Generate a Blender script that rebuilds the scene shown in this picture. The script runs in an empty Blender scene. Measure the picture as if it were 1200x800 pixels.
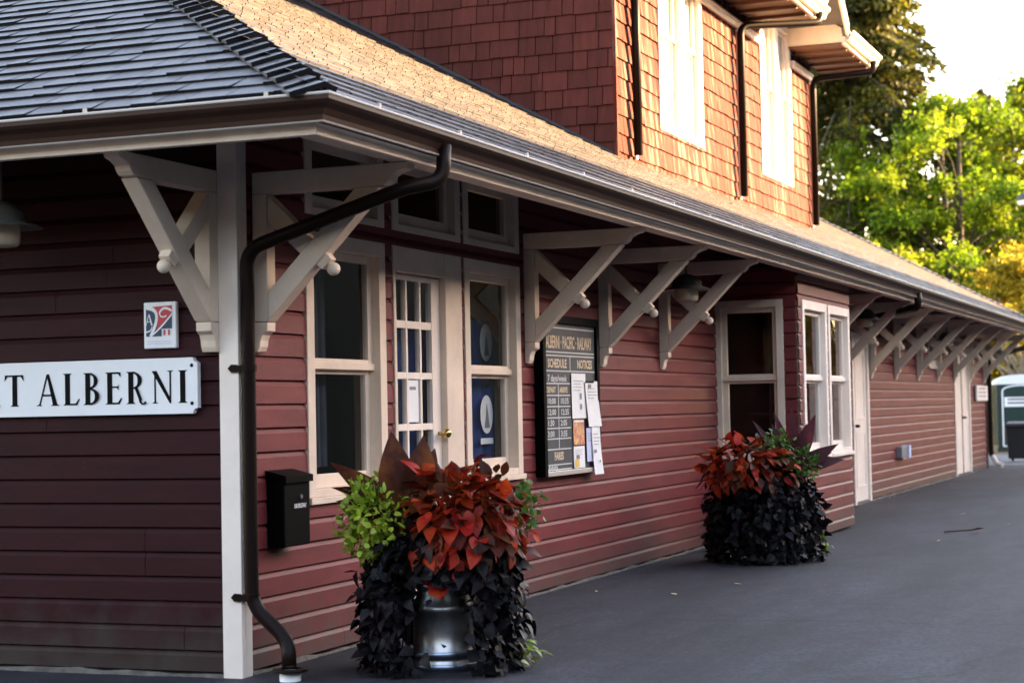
import bpy, math, random
import numpy as np
from mathutils import Vector, Matrix
R_ = math.radians
rnd = random.Random(7)
sc = bpy.context.scene
COL = sc.collection

# ------------------------------------------------------------------ materials
def mat(name, col, rough=.6, metal=0, spec=.5, var=0, vscale=8, stretch=(1,1,1), bump=0, bscale=40, island=0, trans=0, coat=0, col2=None, emit=None, ramp=(.42,.66), chips=None, dirt=None):
    m = bpy.data.materials.new(name); m.use_nodes = True
    nt = m.node_tree; N = nt.nodes; L = nt.links
    b = N['Principled BSDF']
    b.inputs['Roughness'].default_value = rough
    b.inputs['Metallic'].default_value = metal
    b.inputs['Specular IOR Level'].default_value = spec
    b.inputs['Coat Weight'].default_value = coat
    b.inputs['Base Color'].default_value = (*col, 1)
    src = None
    tc = N.new('ShaderNodeTexCoord')
    mp = N.new('ShaderNodeMapping'); mp.inputs['Scale'].default_value = stretch
    L.new(tc.outputs['Object'], mp.inputs['Vector'])
    if var or col2:
        nz = N.new('ShaderNodeTexNoise'); nz.inputs['Scale'].default_value = vscale
        nz.inputs['Detail'].default_value = 6; nz.inputs['Roughness'].default_value = .65
        L.new(mp.outputs['Vector'], nz.inputs['Vector'])
        rp = N.new('ShaderNodeValToRGB'); rp.color_ramp.elements[0].position = .3; rp.color_ramp.elements[1].position = .7
        if col2:
            rp.color_ramp.elements[0].color = (*col, 1); rp.color_ramp.elements[1].color = (*col2, 1)
            rp.color_ramp.elements[0].position = ramp[0]; rp.color_ramp.elements[1].position = ramp[1]
        else:
            rp.color_ramp.elements[0].color = (*[c*(1-var) for c in col], 1)
            rp.color_ramp.elements[1].color = (*[min(1, c*(1+var)) for c in col], 1)
        L.new(nz.outputs['Fac'], rp.inputs['Fac']); src = rp.outputs['Color']
    if island:
        g = N.new('ShaderNodeNewGeometry')
        mr = N.new('ShaderNodeMapRange'); mr.inputs['To Min'].default_value = 1-island; mr.inputs['To Max'].default_value = 1+island
        L.new(g.outputs['Random Per Island'], mr.inputs['Value'])
        mx = N.new('ShaderNodeMix'); mx.data_type = 'RGBA'; mx.blend_type = 'MULTIPLY'; mx.inputs['Factor'].default_value = 1
        if src: L.new(src, mx.inputs['A'])
        else: mx.inputs['A'].default_value = (*col, 1)
        L.new(mr.outputs['Result'], mx.inputs['B']); src = mx.outputs['Result']
    if chips:
        n3 = N.new('ShaderNodeTexNoise'); n3.inputs['Scale'].default_value = chips[1]; n3.inputs['Detail'].default_value = 4; n3.inputs['Roughness'].default_value = .7
        L.new(tc.outputs['Object'], n3.inputs['Vector'])
        r3 = N.new('ShaderNodeMapRange'); r3.inputs['From Min'].default_value = chips[2]; r3.inputs['From Max'].default_value = chips[2]+.03
        L.new(n3.outputs['Fac'], r3.inputs['Value'])
        mx = N.new('ShaderNodeMix'); mx.data_type = 'RGBA'; L.new(r3.outputs['Result'], mx.inputs['Factor'])
        if src: L.new(src, mx.inputs['A'])
        else: mx.inputs['A'].default_value = (*col, 1)
        mx.inputs['B'].default_value = (*chips[0], 1); src = mx.outputs['Result']
    if dirt:
        sx = N.new('ShaderNodeSeparateXYZ'); L.new(tc.outputs['Object'], sx.inputs['Vector'])
        n4 = N.new('ShaderNodeTexNoise'); n4.inputs['Scale'].default_value = 7; n4.inputs['Detail'].default_value = 6
        L.new(tc.outputs['Object'], n4.inputs['Vector'])
        ad = N.new('ShaderNodeMath'); ad.operation = 'MULTIPLY_ADD'; L.new(n4.outputs['Fac'], ad.inputs[0]); ad.inputs[1].default_value = -.55; L.new(sx.outputs['Z'], ad.inputs[2])
        r4 = N.new('ShaderNodeMapRange'); r4.inputs['From Min'].default_value = -.28; r4.inputs['From Max'].default_value = .08; r4.inputs['To Min'].default_value = .75; r4.inputs['To Max'].default_value = 0
        L.new(ad.outputs['Value'], r4.inputs['Value'])
        mx = N.new('ShaderNodeMix'); mx.data_type = 'RGBA'; L.new(r4.outputs['Result'], mx.inputs['Factor'])
        L.new(src, mx.inputs['A']); mx.inputs['B'].default_value = (*dirt, 1); src = mx.outputs['Result']
    if src: L.new(src, b.inputs['Base Color'])
    if bump:
        n2 = N.new('ShaderNodeTexNoise'); n2.inputs['Scale'].default_value = bscale; n2.inputs['Detail'].default_value = 5
        L.new(mp.outputs['Vector'], n2.inputs['Vector'])
        bp = N.new('ShaderNodeBump'); bp.inputs['Strength'].default_value = bump; bp.inputs['Distance'].default_value = .01
        L.new(n2.outputs['Fac'], bp.inputs['Height']); L.new(bp.outputs['Normal'], b.inputs['Normal'])
    if trans:
        out = N['Material Output']
        t = N.new('ShaderNodeBsdfTranslucent')
        if src: L.new(src, t.inputs['Color'])
        else: t.inputs['Color'].default_value = (*col, 1)
        ms = N.new('ShaderNodeMixShader'); ms.inputs['Fac'].default_value = trans
        L.new(b.outputs['BSDF'], ms.inputs[1]); L.new(t.outputs['BSDF'], ms.inputs[2]); L.new(ms.outputs['Shader'], out.inputs['Surface'])
    if emit:
        b.inputs['Emission Color'].default_value = (*emit[0], 1); b.inputs['Emission Strength'].default_value = emit[1]
    return m

MAROOND = mat('maroon_paint_shaded', (.026,.0040,.0055), rough=.6, var=.30, vscale=2.2, stretch=(.7,1,3), bump=.15, bscale=60, spec=.15, dirt=(.05,.042,.035), chips=((.10,.07,.06),30,.735))  # maroon siding copy with the end wall's shade put into the colour
MAROON = mat('maroon_paint', (.150,.030,.031), rough=.5, spec=.18, var=.24, vscale=2.2, stretch=(1,.7,3), bump=.15, bscale=60, dirt=(.085,.070,.058), chips=((.20,.13,.11),30,.735))  # same paint, brighter copy for the other walls
CREAM = mat('cream_paint', (.72,.585,.46), rough=.55, spec=.25, var=.12, vscale=3, bump=.12, bscale=45, chips=((.22,.17,.13),22,.745))
WHITE = mat('white_paint', (.83,.72,.625), rough=.5, spec=.25, var=.09, vscale=3, bump=.10, bscale=45, chips=((.30,.24,.19),24,.755))
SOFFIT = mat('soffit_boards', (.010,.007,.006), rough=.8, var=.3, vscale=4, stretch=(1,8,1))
BROWNSOFFIT = mat('stained_soffit', (.10,.042,.02), rough=.6, var=.25, vscale=4)
GUTTER = mat('gutter_brown', (.046,.024,.016), rough=.45, spec=.12, var=.15, vscale=3)
GUTTERLIP = mat('pale_metal_highlight', (.5,.44,.38), rough=.35)  # pale metal; also paints the bright highlight lines on gutter edges
PIPE = mat('downpipe_brown', (.011,.0055,.004), rough=.42, spec=.10, var=.2, vscale=5)
SHINGLE = mat('roof_shingle', (.070,.062,.064), rough=.42, spec=.5, var=.3, vscale=5, bump=.35, bscale=90, island=.3)
BUTT = mat('shingle_butt_shade', (.014,.013,.014), rough=.95, spec=.1)  # shadow lines between shingle courses painted into the butt colour
DECK = mat('roof_deck', (.03,.028,.028), rough=.9)
CEDAR = mat('cedar_shingle', (.078,.0105,.006), rough=.75, spec=.1, stretch=(5,5,.45), vscale=1.6, ramp=(.50,.66), col2=(.20,.125,.10), bump=.25, bscale=12, island=.18)
CEDARSHADE = mat('cedar_shingle_shaded', (.072,.016,.011), rough=.7, spec=.12, stretch=(6,6,.8), vscale=3, var=.25, bump=.25, bscale=12, island=.22)  # plainer cedar copy with the side walls' shade put into its tone
CURT = mat('curtain_cloth', (.055,.055,.07), rough=.9, var=.2, vscale=4)
DARK = mat('dark_room', (.013,.012,.012), rough=.9)
BLACK = mat('black_enamel', (.0015,.0015,.0015), rough=.5, spec=.04)
BLACKTEXT = mat('black_lettering', (.006,.006,.006), rough=.6, spec=.05)
SLATE = mat('chalkboard', (.035,.042,.05), rough=.6, var=.25, vscale=6)
CHALK = mat('chalk_lettering', (.55,.56,.55), rough=.8)
GOLD = mat('yellow_lettering', (.60,.47,.32), rough=.6)
SIGNW = mat('sign_white', (.82,.82,.82), rough=.4, var=.04, vscale=5)
PAPER = mat('paper', (.80,.80,.80), rough=.7, var=.04, vscale=9)
NAVY = mat('navy_print', (.012,.035,.085), rough=.5)
REDP = mat('red_print', (.50,.035,.045), rough=.5)
BRASS = mat('brass', (.6,.42,.15), rough=.25, metal=1)
STEEL = mat('can_steel', (.42,.41,.40), rough=.35, metal=1, var=.3, vscale=7)
STEELB = mat('can_band', (.30,.36,.48), rough=.3, metal=1)
BLUE = mat('blue_cloth', (.012,.040,.18), rough=.8, var=.3, vscale=5, stretch=(1,6,1))
GREY = mat('grey_box', (.20,.20,.21), rough=.5)
CONC = mat('concrete_footing', (.10,.088,.075), rough=.9, var=.5, vscale=14, bump=.5, bscale=30)
GREEN = mat('green_plastic', (.002,.022,.019), rough=.4, var=.1)
GREYW = mat('roof_white_plastic', (.75,.76,.78), rough=.45)
JAR = mat('lamp_glass', (.62,.52,.38), rough=.25, var=.1, trans=.3)
LAMPM = mat('lamp_metal', (.14,.13,.12), rough=.35, metal=.4)
WARM = mat('lit_shade', (.9,.6,.3), rough=.6, emit=((1,.62,.30), 1.4))
BINM = mat('bin_black', (.02,.02,.022), rough=.5)
RUST = mat('rust_red_post', (.25,.07,.04), rough=.6, var=.2)
YELLOWP = mat('flyer_yellow', (.75,.5,.1), rough=.7)
FLYRED = mat('flyer_red', (.55,.15,.12), rough=.7, col2=(.75,.55,.2), vscale=30)
BLIND = mat('white_blind', (.86,.84,.80), rough=.8)
PAPERBLUE = mat('paper_blue', (.55,.60,.80), rough=.7)

def glass():
    m = bpy.data.materials.new('window_glass'); m.use_nodes = True
    nt = m.node_tree; N = nt.nodes; L = nt.links
    N.remove(N['Principled BSDF'])
    f = N.new('ShaderNodeFresnel'); f.inputs['IOR'].default_value = 1.5
    ge = N.new('ShaderNodeNewGeometry'); mr = N.new('ShaderNodeMapRange'); mr.inputs['To Min'].default_value = 1.5; mr.inputs['To Max'].default_value = 1/1.5
    L.new(ge.outputs['Backfacing'], mr.inputs['Value']); L.new(mr.outputs['Result'], f.inputs['IOR'])
    t = N.new('ShaderNodeBsdfTransparent'); t.inputs['Color'].default_value = (.8,.83,.84,1)
    g = N.new('ShaderNodeBsdfGlossy'); g.inputs['Roughness'].default_value = .015
    nz = N.new('ShaderNodeTexNoise'); nz.inputs['Scale'].default_value = 2.5
    tc = N.new('ShaderNodeTexCoord'); L.new(tc.outputs['Object'], nz.inputs['Vector'])
    bp = N.new('ShaderNodeBump'); bp.inputs['Strength'].default_value = .06; bp.inputs['Distance'].default_value = .05
    L.new(nz.outputs['Fac'], bp.inputs['Height']); L.new(bp.outputs['Normal'], g.inputs['Normal'])
    ms = N.new('ShaderNodeMixShader')
    L.new(f.outputs['Fac'], ms.inputs['Fac']); L.new(t.outputs['BSDF'], ms.inputs[1]); L.new(g.outputs['BSDF'], ms.inputs[2])
    L.new(ms.outputs['Shader'], N['Material Output'].inputs['Surface'])
    return m
GLASS = glass()

# ------------------------------------------------------------------ mesh builder
class MB:
    def __init__(s): s.v=[]; s.f=[]; s.m=[]; s.mats=[]
    def mi(s, m):
        if m not in s.mats: s.mats.append(m)
        return s.mats.index(m)
    def poly(s, pts, m):
        i=len(s.v); s.v.extend([tuple(p) for p in pts]); s.f.append(tuple(range(i,i+len(pts)))); s.m.append(s.mi(m))
    def mesh(s, pts, faces, m):
        i=len(s.v); s.v.extend([tuple(p) for p in pts]); k=s.mi(m)
        for f in faces: s.f.append(tuple(a+i for a in f)); s.m.append(k)
    def hexa(s, p, m):   # 8 points: bottom 0-3, top 4-7
        s.mesh(p, [(3,2,1,0),(4,5,6,7),(0,1,5,4),(1,2,6,5),(2,3,7,6),(3,0,4,7)], m)
    def box(s, x0,x1,y0,y1,z0,z1,m):
        s.hexa([(x0,y0,z0),(x1,y0,z0),(x1,y1,z0),(x0,y1,z0),(x0,y0,z1),(x1,y0,z1),(x1,y1,z1),(x0,y1,z1)], m)
    def wbox(s, W, u0,u1,r0,r1,z0,z1,m):
        s.hexa([W(u0,r0,z0),W(u1,r0,z0),W(u1,r1,z0),W(u0,r1,z0),W(u0,r0,z1),W(u1,r0,z1),W(u1,r1,z1),W(u0,r1,z1)], m)
    def prism(s, pa, pb, m, caps=True):
        n=len(pa); F=[(k,(k+1)%n,n+(k+1)%n,n+k) for k in range(n)]
        if caps: F += [tuple(range(n-1,-1,-1)), tuple(range(n,2*n))]
        s.mesh(list(pa)+list(pb), F, m)
    def tube(s, pts, rad, m, n=10, caps=True):
        pts=[Vector(p) for p in pts]; rings=[]
        rads = rad if isinstance(rad,(list,tuple)) else [rad]*len(pts)
        prev=None
        for i,p in enumerate(pts):
            d=(pts[min(i+1,len(pts)-1)]-pts[max(i-1,0)]).normalized()
            if prev is None:
                a=d.orthogonal().normalized()
            else:
                a=(prev-d*prev.dot(d)).normalized()
            prev=a; b=d.cross(a)
            rings.append([p+(a*math.cos(2*math.pi*k/n)+b*math.sin(2*math.pi*k/n))*rads[i] for k in range(n)])
        V=[q for r in rings for q in r]; F=[]
        for i in range(len(rings)-1):
            for k in range(n): F.append((i*n+k,i*n+(k+1)%n,(i+1)*n+(k+1)%n,(i+1)*n+k))
        if caps: F += [tuple(range(n-1,-1,-1)), tuple((len(rings)-1)*n+k for k in range(n))]
        s.mesh(V,F,m)
    def lathe(s, c, prof, m, n=28):
        V=[];F=[]
        for (r,z) in prof:
            for k in range(n): V.append((c[0]+r*math.cos(2*math.pi*k/n), c[1]+r*math.sin(2*math.pi*k/n), c[2]+z))
        for i in range(len(prof)-1):
            for k in range(n): F.append((i*n+k,i*n+(k+1)%n,(i+1)*n+(k+1)%n,(i+1)*n+k))
        s.mesh(V,F,m)
    def sphere(s, c, r, m, n=16):
        prof=[(max(1e-4,r*math.sin(math.pi*i/(n//2+2))), -r*math.cos(math.pi*i/(n//2+2))) for i in range(n//2+3)]
        s.lathe(c, prof, m, n)
    def build(s, name, parent=None, smooth=False, bevel=0, loc=None):
        me=bpy.data.meshes.new(name); 
        vs=s.v
        if loc is not None: vs=[(a[0]-loc[0],a[1]-loc[1],a[2]-loc[2]) for a in s.v]
        me.from_pydata(vs,[],s.f)
        for m in s.mats: me.materials.append(m)
        me.polygons.foreach_set('material_index', s.m)
        if smooth: me.polygons.foreach_set('use_smooth',[True]*len(s.f))
        me.update()
        o=bpy.data.objects.new(name,me); COL.objects.link(o)
        if loc is not None: o.location=loc
        if parent:
            o.parent=parent
            if parent.type=='EMPTY' and loc is None: o.matrix_parent_inverse=Matrix.Translation(-Vector(parent.location))
        if bevel:
            b=o.modifiers.new('bevel','BEVEL'); b.width=bevel; b.segments=2; b.limit_method='ANGLE'; b.angle_limit=R_(50)
        return o
def empty(name, loc, label, cat, group=None):
    o=bpy.data.objects.new(name,None); COL.objects.link(o); o.location=loc; o.empty_display_size=.1
    return tag(o,label,cat,group)
def tag(o,label,cat,group=None):
    o['label']=label; o['category']=cat
    if group: o['group']=group
    return o
def struct(o): o['kind']='structure'; return o
def copy_tree(o, parent=None):
    c=o.copy(); COL.objects.link(c)
    if parent:
        c.parent=parent; c.matrix_parent_inverse=o.matrix_parent_inverse.copy()
    for ch in list(o.children): copy_tree(ch,c)
    return c

# wall frames: u along, r outward, z up
WL = lambda u,r,z: (r,u,z)                 # long wall, x = 0, faces +X
WE = lambda u,r,z: (u,-r,z)                # end wall, y = 0, faces -Y
WB = lambda u,r,z: (.79+r,u,z)             # bay front
WBS = lambda u,r,z: (u,8.98-r,z)           # bay side facing -Y
WBN = lambda u,r,z: (u,11.38+r,z)          # bay side facing +Y
TX, TY0, TY1 = -.62, 8.0, 16.3
WT = lambda u,r,z: (TX+r,u,z)              # tower front
WTS = lambda u,r,z: (u,TY0-r,z)            # tower side facing -Y
WTN = lambda u,r,z: (u,TY1+r,z)

def minus(u0,u1,cuts):
    iv=[(u0,u1)]
    for a,b in cuts:
        nx=[]
        for x,y in iv:
            if b<=x or a>=y: nx.append((x,y)); continue
            if a>x: nx.append((x,a))
            if b<y: nx.append((b,y))
        iv=nx
    return [(a,b) for a,b in iv if b-a>1e-4]
def siding(mb,W,u0,u1,z0,z1,holes,m,pitch=.122,off=.013):
    n0=math.floor((z0-off)/pitch); zb=off+n0*pitch
    while zb<z1:
        jit=rnd.uniform(-.0016,.0016)
        jn=[]; uu=u0+rnd.uniform(.5,4.0)
        while uu<u1: jn.append((uu,uu+.0035)); uu+=rnd.uniform(2.4,4.9)
        for (za,ra),(zc,rc) in (((zb,.0),(zb+1e-5,.024)),((zb+1e-5,.024),(zb+pitch*.74,.021)),((zb+pitch*.74,.021),(zb+pitch,.002))):
            ra+=jit; rc+=jit
            lo,hi=max(za,z0),min(zc,z1)
            if hi<=lo: continue
            bs=sorted({lo,hi}|{h for q in holes for h in (q[2],q[3]) if lo<h<hi})
            for a,b in zip(bs,bs[1:]):
                mid=(a+b)/2
                f=lambda z:(ra+(rc-ra)*(z-za)/(zc-za))
                for p,q in minus(u0,u1,[(h[0],h[1]) for h in holes if h[2]<mid<h[3]]+jn):
                    mb.mesh([W(p,f(a),a),W(q,f(a),a),W(q,f(b),b),W(p,f(b),b)],[(0,1,2,3)],m)
        zb+=pitch
def shingle_wall(mb,W,u0,u1,zf,z1,holes,m,ex=.172,inside=None):
    """courses of individual cedar shingles"""
    z=zf
    while z<z1:
        u=u0-rnd.uniform(0,.1)
        while u<u1:
            w=rnd.choice([.11,.14,.17,.2,.25,.29]); a,b=max(u,u0),min(u+w-.008,u1); u+=w
            if b-a<.01: continue
            zb=z+rnd.uniform(-.006,.006); zt=min(z+ex+.004,z1); r0=.024+rnd.uniform(-.003,.004)
            if inside and not inside((a+b)/2,(zb+zt)/2): continue
            bs=sorted({zb,zt}|{h for q in holes for h in (q[2],q[3]) if zb<h<zt})
            for za,zc in zip(bs,bs[1:]):
                for p,q in minus(a,b,[(h[0],h[1]) for h in holes if h[2]<(za+zc)/2<h[3]]):
                    f=lambda zz:r0-(r0-.006)*(zz-zb)/(zt-zb)
                    V=[W(p,f(za),za),W(q,f(za),za),W(q,f(zc),zc),W(p,f(zc),zc)]
                    V+=[W(p,0,za),W(q,0,za),W(q,0,zc),W(p,0,zc)]
                    mb.mesh(V,[(0,1,2,3),(0,4,5,1),(1,5,6,2),(0,3,7,4)],m)
        z+=ex

# ================================================================== STATION
ST = empty('railway_station',(0,0,0),'maroon railway station with cream eave brackets, shingled roof and upper storey','railway station')
SL=.55; XE,ZE=1.035,2.675; SLN=.53      # eave line, roof slopes
END=28.45; YF=31.0; XW=-10.0
RX=-4.6                                  # ridge x

holesL=[(.72,1.66,.85,2.27),(1.80,2.80,.02,2.27),(2.88,3.82,.86,2.27),
        (.72,1.66,2.375,2.86),(1.80,2.80,2.375,2.86),(2.88,3.82,2.375,2.86),
        (9.0,11.36,.02,3.0),(15.42,16.5,.02,2.12),(24.3,26.2,.02,2.12),(21.6,22.9,1.85,2.3)]
mb=MB(); siding(mb,WL,.070,END,.03,3.05,holesL,MAROON); mb.build('wall',ST)
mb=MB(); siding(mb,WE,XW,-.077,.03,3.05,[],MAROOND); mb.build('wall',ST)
mb=MB(); siding(mb,lambda u,r,z:(u,END+r,z),XW,0,.03,3.05,[],MAROON); siding(mb,lambda u,r,z:(XW-r,u,z),0,END,.03,3.05,[],MAROON); mb.build('wall',ST)
# corner posts
mb=MB(); mb.box(-.079,.03,-.03,.0,0,3.0,WHITE); mb.box(-.02,.0305,.0015,.072,0,3.0,WHITE); mb.build('corner_post',ST,bevel=.003)
mb=MB(); mb.box(-.02,.032,END-.10,END+.03,0,3.0,PIPE); mb.build('corner_post',ST)
# footing strip with broken mortar
def strip(p,q,fix,sign,axis):
    mb=MB(); n=max(4,int((q-p)/.14)); top=[];out=[]
    for k in range(n+1):
        u=p+(q-p)*k/n; d=rnd.uniform(.02,.055); h=rnd.uniform(.010,.034)
        P=lambda r,z:((fix+r,u,z) if axis else (u,fix-r,z))
        top.append((P(-.03,h),P(d*.6,h*rnd.uniform(.7,1)),P(d,-.005)))
    for a,b in zip(top,top[1:]):
        mb.poly([a[0],b[0],b[1],a[1]],CONC); mb.poly([a[1],b[1],b[2],a[2]],CONC)
    mb.build('footing',ST)
strip(.075,8.97,0,1,True); strip(11.4,END,0,1,True); strip(XW,-.08,0,1,False)

# interior shell (real dark rooms behind the glass)
mb=MB()
mb.poly([(-.12,.2,.0),(-5,.2,0),(-5,END-.2,0),(-.12,END-.2,0)],DARK)
mb.poly([(-3.2,.2,0),(-3.2,END-.2,0),(-3.2,END-.2,3.0),(-3.2,.2,3.0)],DARK)
mb.poly([(-.05,.2,3.0),(-3.2,.2,3.0),(-3.2,END-.2,3.0),(-.05,END-.2,3.0)],DARK)
for yy in (.2,4.9,8.6,12.0): mb.poly([(-.05,yy,0),(-3.2,yy,0),(-3.2,yy,3),(-.05,yy,3)],DARK)
cuts=sorted(holesL)
# inner lining of the front wall, with the window holes
bsz=[.0,.02,.85,1.85,2.12,2.27,2.3,2.375,2.86,3.0]
for a,b in zip(bsz,bsz[1:]):
    for p,q in minus(.2,END-.2,[(h[0],h[1]) for h in holesL if h[2]<(a+b)/2<h[3]]):
        mb.poly([(-.06,p,a),(-.06,q,a),(-.06,q,b),(-.06,p,b)],DARK)
mb.build('room',ST)

# ---- curtains behind the windows
def curtain(u0,u1,z0,z1,x):
    mb=MB(); n=46; V=[]
    for i in range(n+1):
        u=u0+(u1-u0)*i/n
        for z,a in ((z0,1.25),((z0+z1)/2,1.0),(z1,.7)): V.append((x+.022*a*math.sin(i*.95+.3*math.sin(i*.31)),u,z))
    mb.mesh(V,[(3*i+k,3*i+3+k,3*i+4+k,3*i+1+k) for i in range(n) for k in (0,1)],CURT); mb.build('curtain',ST,smooth=True)
curtain(.74,1.30,1.0,2.24,-.17)

# ---- windows
def window(W,u0,u1,z0,z1,split=None,cas=.085,casr=.032,mat_=CREAM,rec=-.035,sash=.055,sill=True,name='window',bottomsash=.075):
    mb=MB()
    mb.wbox(W,u0,u0+cas,-.06,casr,z0,z1,mat_); mb.wbox(W,u1-cas,u1,-.06,casr,z0,z1,mat_)
    mb.wbox(W,u0+cas,u1-cas,-.06,casr-.002,z1-cas,z1,mat_)
    mb.wbox(W,u0+cas,u1-cas,-.06,casr-.002,z0,z0+cas*.5,mat_)
    if sill: mb.wbox(W,u0-.01,u1+.01,-.02,casr+.018,z0-.035,z0-.001,mat_)
    a,b=u0+cas,u1-cas; lo,hi=z0+cas*.5,z1-cas
    panes=[]
    rows=[(lo,hi,rec)] if split is None else [(lo,split,rec-.02),(split,hi,rec)]
    for k,(p,q,r) in enumerate(rows):
        bs=bottomsash if (k==0) else .04
        mb.wbox(W,a,a+sash,r-.02,r+.016,p,q,mat_); mb.wbox(W,b-sash,b,r-.02,r+.016,p,q,mat_)
        mb.wbox(W,a+sash,b-sash,r-.02,r+.015,p,p+bs,mat_); mb.wbox(W,a+sash,b-sash,r-.02,r+.015,q-.045,q,mat_)
        panes.append((a+sash,b-sash,p+bs,q-.045,r))
    if split is not None:
        mb.wbox(W,a,b,rec-.01,rec+.03,split-.02,split+.02,mat_)
    o=mb.build(name,ST,bevel=.003)
    for (p,q,c,d,r) in panes:
        g=MB(); g.mesh([W(p,r,c),W(q,r,c),W(q,r,d),W(p,r,d)],[(0,1,2,3)],GLASS); g.build('pane',o)
    return o
window(WL,.70,1.68,.85,2.28,1.56); window(WL,2.86,3.84,.86,2.28,1.555)
for a,b in ((.70,1.68),(1.79,2.81),(2.86,3.84)):
    window(WL,a,b,2.37,2.87,None,sill=False,name='transom_window')
# bay
mb=MB()
siding(mb,WB,8.98,11.38,.03,2.58,[(9.14,10.2,.80,2.27),(10.28,11.3,.80,2.27)],MAROON)
siding(mb,WBS,.0,.79,.03,2.58,[(.02,.65,.80,2.27)],MAROON)
siding(mb,WBN,.0,.79,.03,2.58,[],MAROON)
mb.build('bay_wall',ST)
mb=MB()
for a,b in minus(.1,END,[(h[0],h[1]) for h in holesL[:3]]): mb.poly([(-.004,a,0),(-.004,b,0),(-.004,b,.84),(-.004,a,.84)],DECK)
for a,b in minus(.1,END,[(h[0],h[1]) for h in holesL]): mb.poly([(-.004,a,.84),(-.004,b,.84),(-.004,b,3.0),(-.004,a,3.0)],DECK)
mb.poly([(XW,.004,0),(-.01,.004,0),(-.01,.004,3.0),(XW,.004,3.0)],DECK); mb.build('sheathing',ST)
mb=MB(); mb.box(.0,.78,8.99,11.37,2.5,2.575,DARK); mb.build('bay_ceiling',ST)
window(WB,9.12,10.20,.80,2.28,1.54,mat_=WHITE); window(WB,10.27,11.32,.80,2.28,1.54,mat_=WHITE)
window(WBS,.0,.67,.80,2.28,1.545,mat_=CREAM,cas=.07,sash=.045)
window(WL,21.6,22.9,1.85,2.32,None,mat_=WHITE)

# ---- doors
def door_glazed():
    W=WL; mb=MB(); u0,u1=1.79,2.81
    mb.wbox(W,u0,u0+.035,-.08,.032,0,2.28,CREAM); mb.wbox(W,u1-.26,u1,-.08,.032,0,2.28,CREAM)
    mb.wbox(W,u0+.035,u1-.26,-.08,.03,2.13,2.28,CREAM)
    mb.wbox(W,u0,u1,-.08,.06,0,.05,CONC)
    fr=mb.build('door_frame',ST,bevel=.003)
    mb=MB(); a,b=1.826,2.549
    cu=[(1.895,2.045),(2.07,2.245),(2.27,2.42)]
    cz=[(2.12-.30*k-.335+.07,2.12-.30*k-.06) for k in range(5)]
    cz=[(1.845,2.09),(1.535,1.80),(1.225,1.495),(.92,1.185),(.61,.88)]
    xs=[a]+[v for p in cu for v in p]+[b]
    mb.wbox(W,a,cu[0][0],-.05,-.01,.05,2.12,WHITE); mb.wbox(W,cu[2][1],b,-.05,-.01,.05,2.12,WHITE)
    mb.wbox(W,cu[0][0],cu[2][1],-.05,-.0105,cz[0][1],2.12,WHITE); mb.wbox(W,cu[0][0],cu[2][1],-.05,-.0105,.05,cz[-1][0],WHITE)
    for (p,q),(p2,q2) in zip(cu,cu[1:]): mb.wbox(W,q,p2,-.045,-.012,cz[-1][0],cz[0][1],WHITE)
    for (p,q),(p2,q2) in zip(cz,cz[1:]):
        for (c,d) in cu: mb.wbox(W,c,d,-.045,-.0125,q2,p,WHITE)
    d=mb.build('door',ST,bevel=.002)
    g=MB(); g.mesh([W(cu[0][0],-.03,.61),W(cu[2][1],-.03,.61),W(cu[2][1],-.03,2.09),W(cu[0][0],-.03,2.09)],[(0,1,2,3)],GLASS); g.build('pane',d)
    k=MB(); k.tube([(-.012,2.50,1.16),(.03,2.50,1.16)],.012,BRASS); k.sphere((.045,2.50,1.16),.03,BRASS); k.lathe((-.008,2.5,1.16),[(.001,0),(.001,0)],BRASS,8)
    k.build('door_knob',d,smooth=True)
door_glazed()
def plain_door(a,b,hy,glazed=False,side=None):
    W=WL; mb=MB()
    mb.wbox(W,a-.10,a,-.06,.034,0,2.2,WHITE); mb.wbox(W,b,b+.10,-.06,.034,0,2.2,WHITE); mb.wbox(W,a,b,-.06,.032,2.08,2.2,WHITE)
    mb.build('door_frame',ST,bevel=.003)
    mb=MB(); mb.wbox(W,a,b,-.05,.004,.03,2.078,WHITE)
    w=b-a
    for z0,z1 in ((.2,.92),(1.08,1.95)):
        for p,q in ((a+.12,a+w/2-.05),(a+w/2+.05,b-.12)) if w>1.2 else ((a+.14,b-.14),):
            for (c,d,e,f) in ((p,q,z0,z0+.03),(p,q,z1-.03,z1),(p,p+.03,z0+.031,z1-.031),(q-.03,q,z0+.031,z1-.031)): mb.wbox(W,c,d,0,.014,e,f,WHITE)
    if side: mb.wbox(W,side-.012,side+.012,0,.016,.03,2.07,PIPE)
    d=mb.build('door',ST)
    k=MB(); k.tube([(0,hy,1.0),(.06,hy,1.0)],.02,BLACK); k.tube([(.06,hy,1.0),(.06,hy-.11,1.0)],.018,BLACK); k.build('door_handle',d)
plain_door(15.52,16.42,15.62); plain_door(24.4,26.1,25.36,side=25.25)

# ---- eaves: fascia, gutter, soffit, beam
FX=.977
mb=MB()
mb.box(FX-.03,FX,-FX+.0305,YF-.03,2.502,2.556,CREAM)
mb.box(XW-1,FX,-FX,-FX+.03,2.502,2.556,CREAM)
mb.box(FX-.028,FX+.012,-FX+.03,YF-.03,2.567,2.66,GUTTER); mb.box(XW-1,FX+.012,-FX-.012,-FX+.028,2.567,2.66,GUTTER)
mb.build('fascia',ST,bevel=.002)
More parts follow.
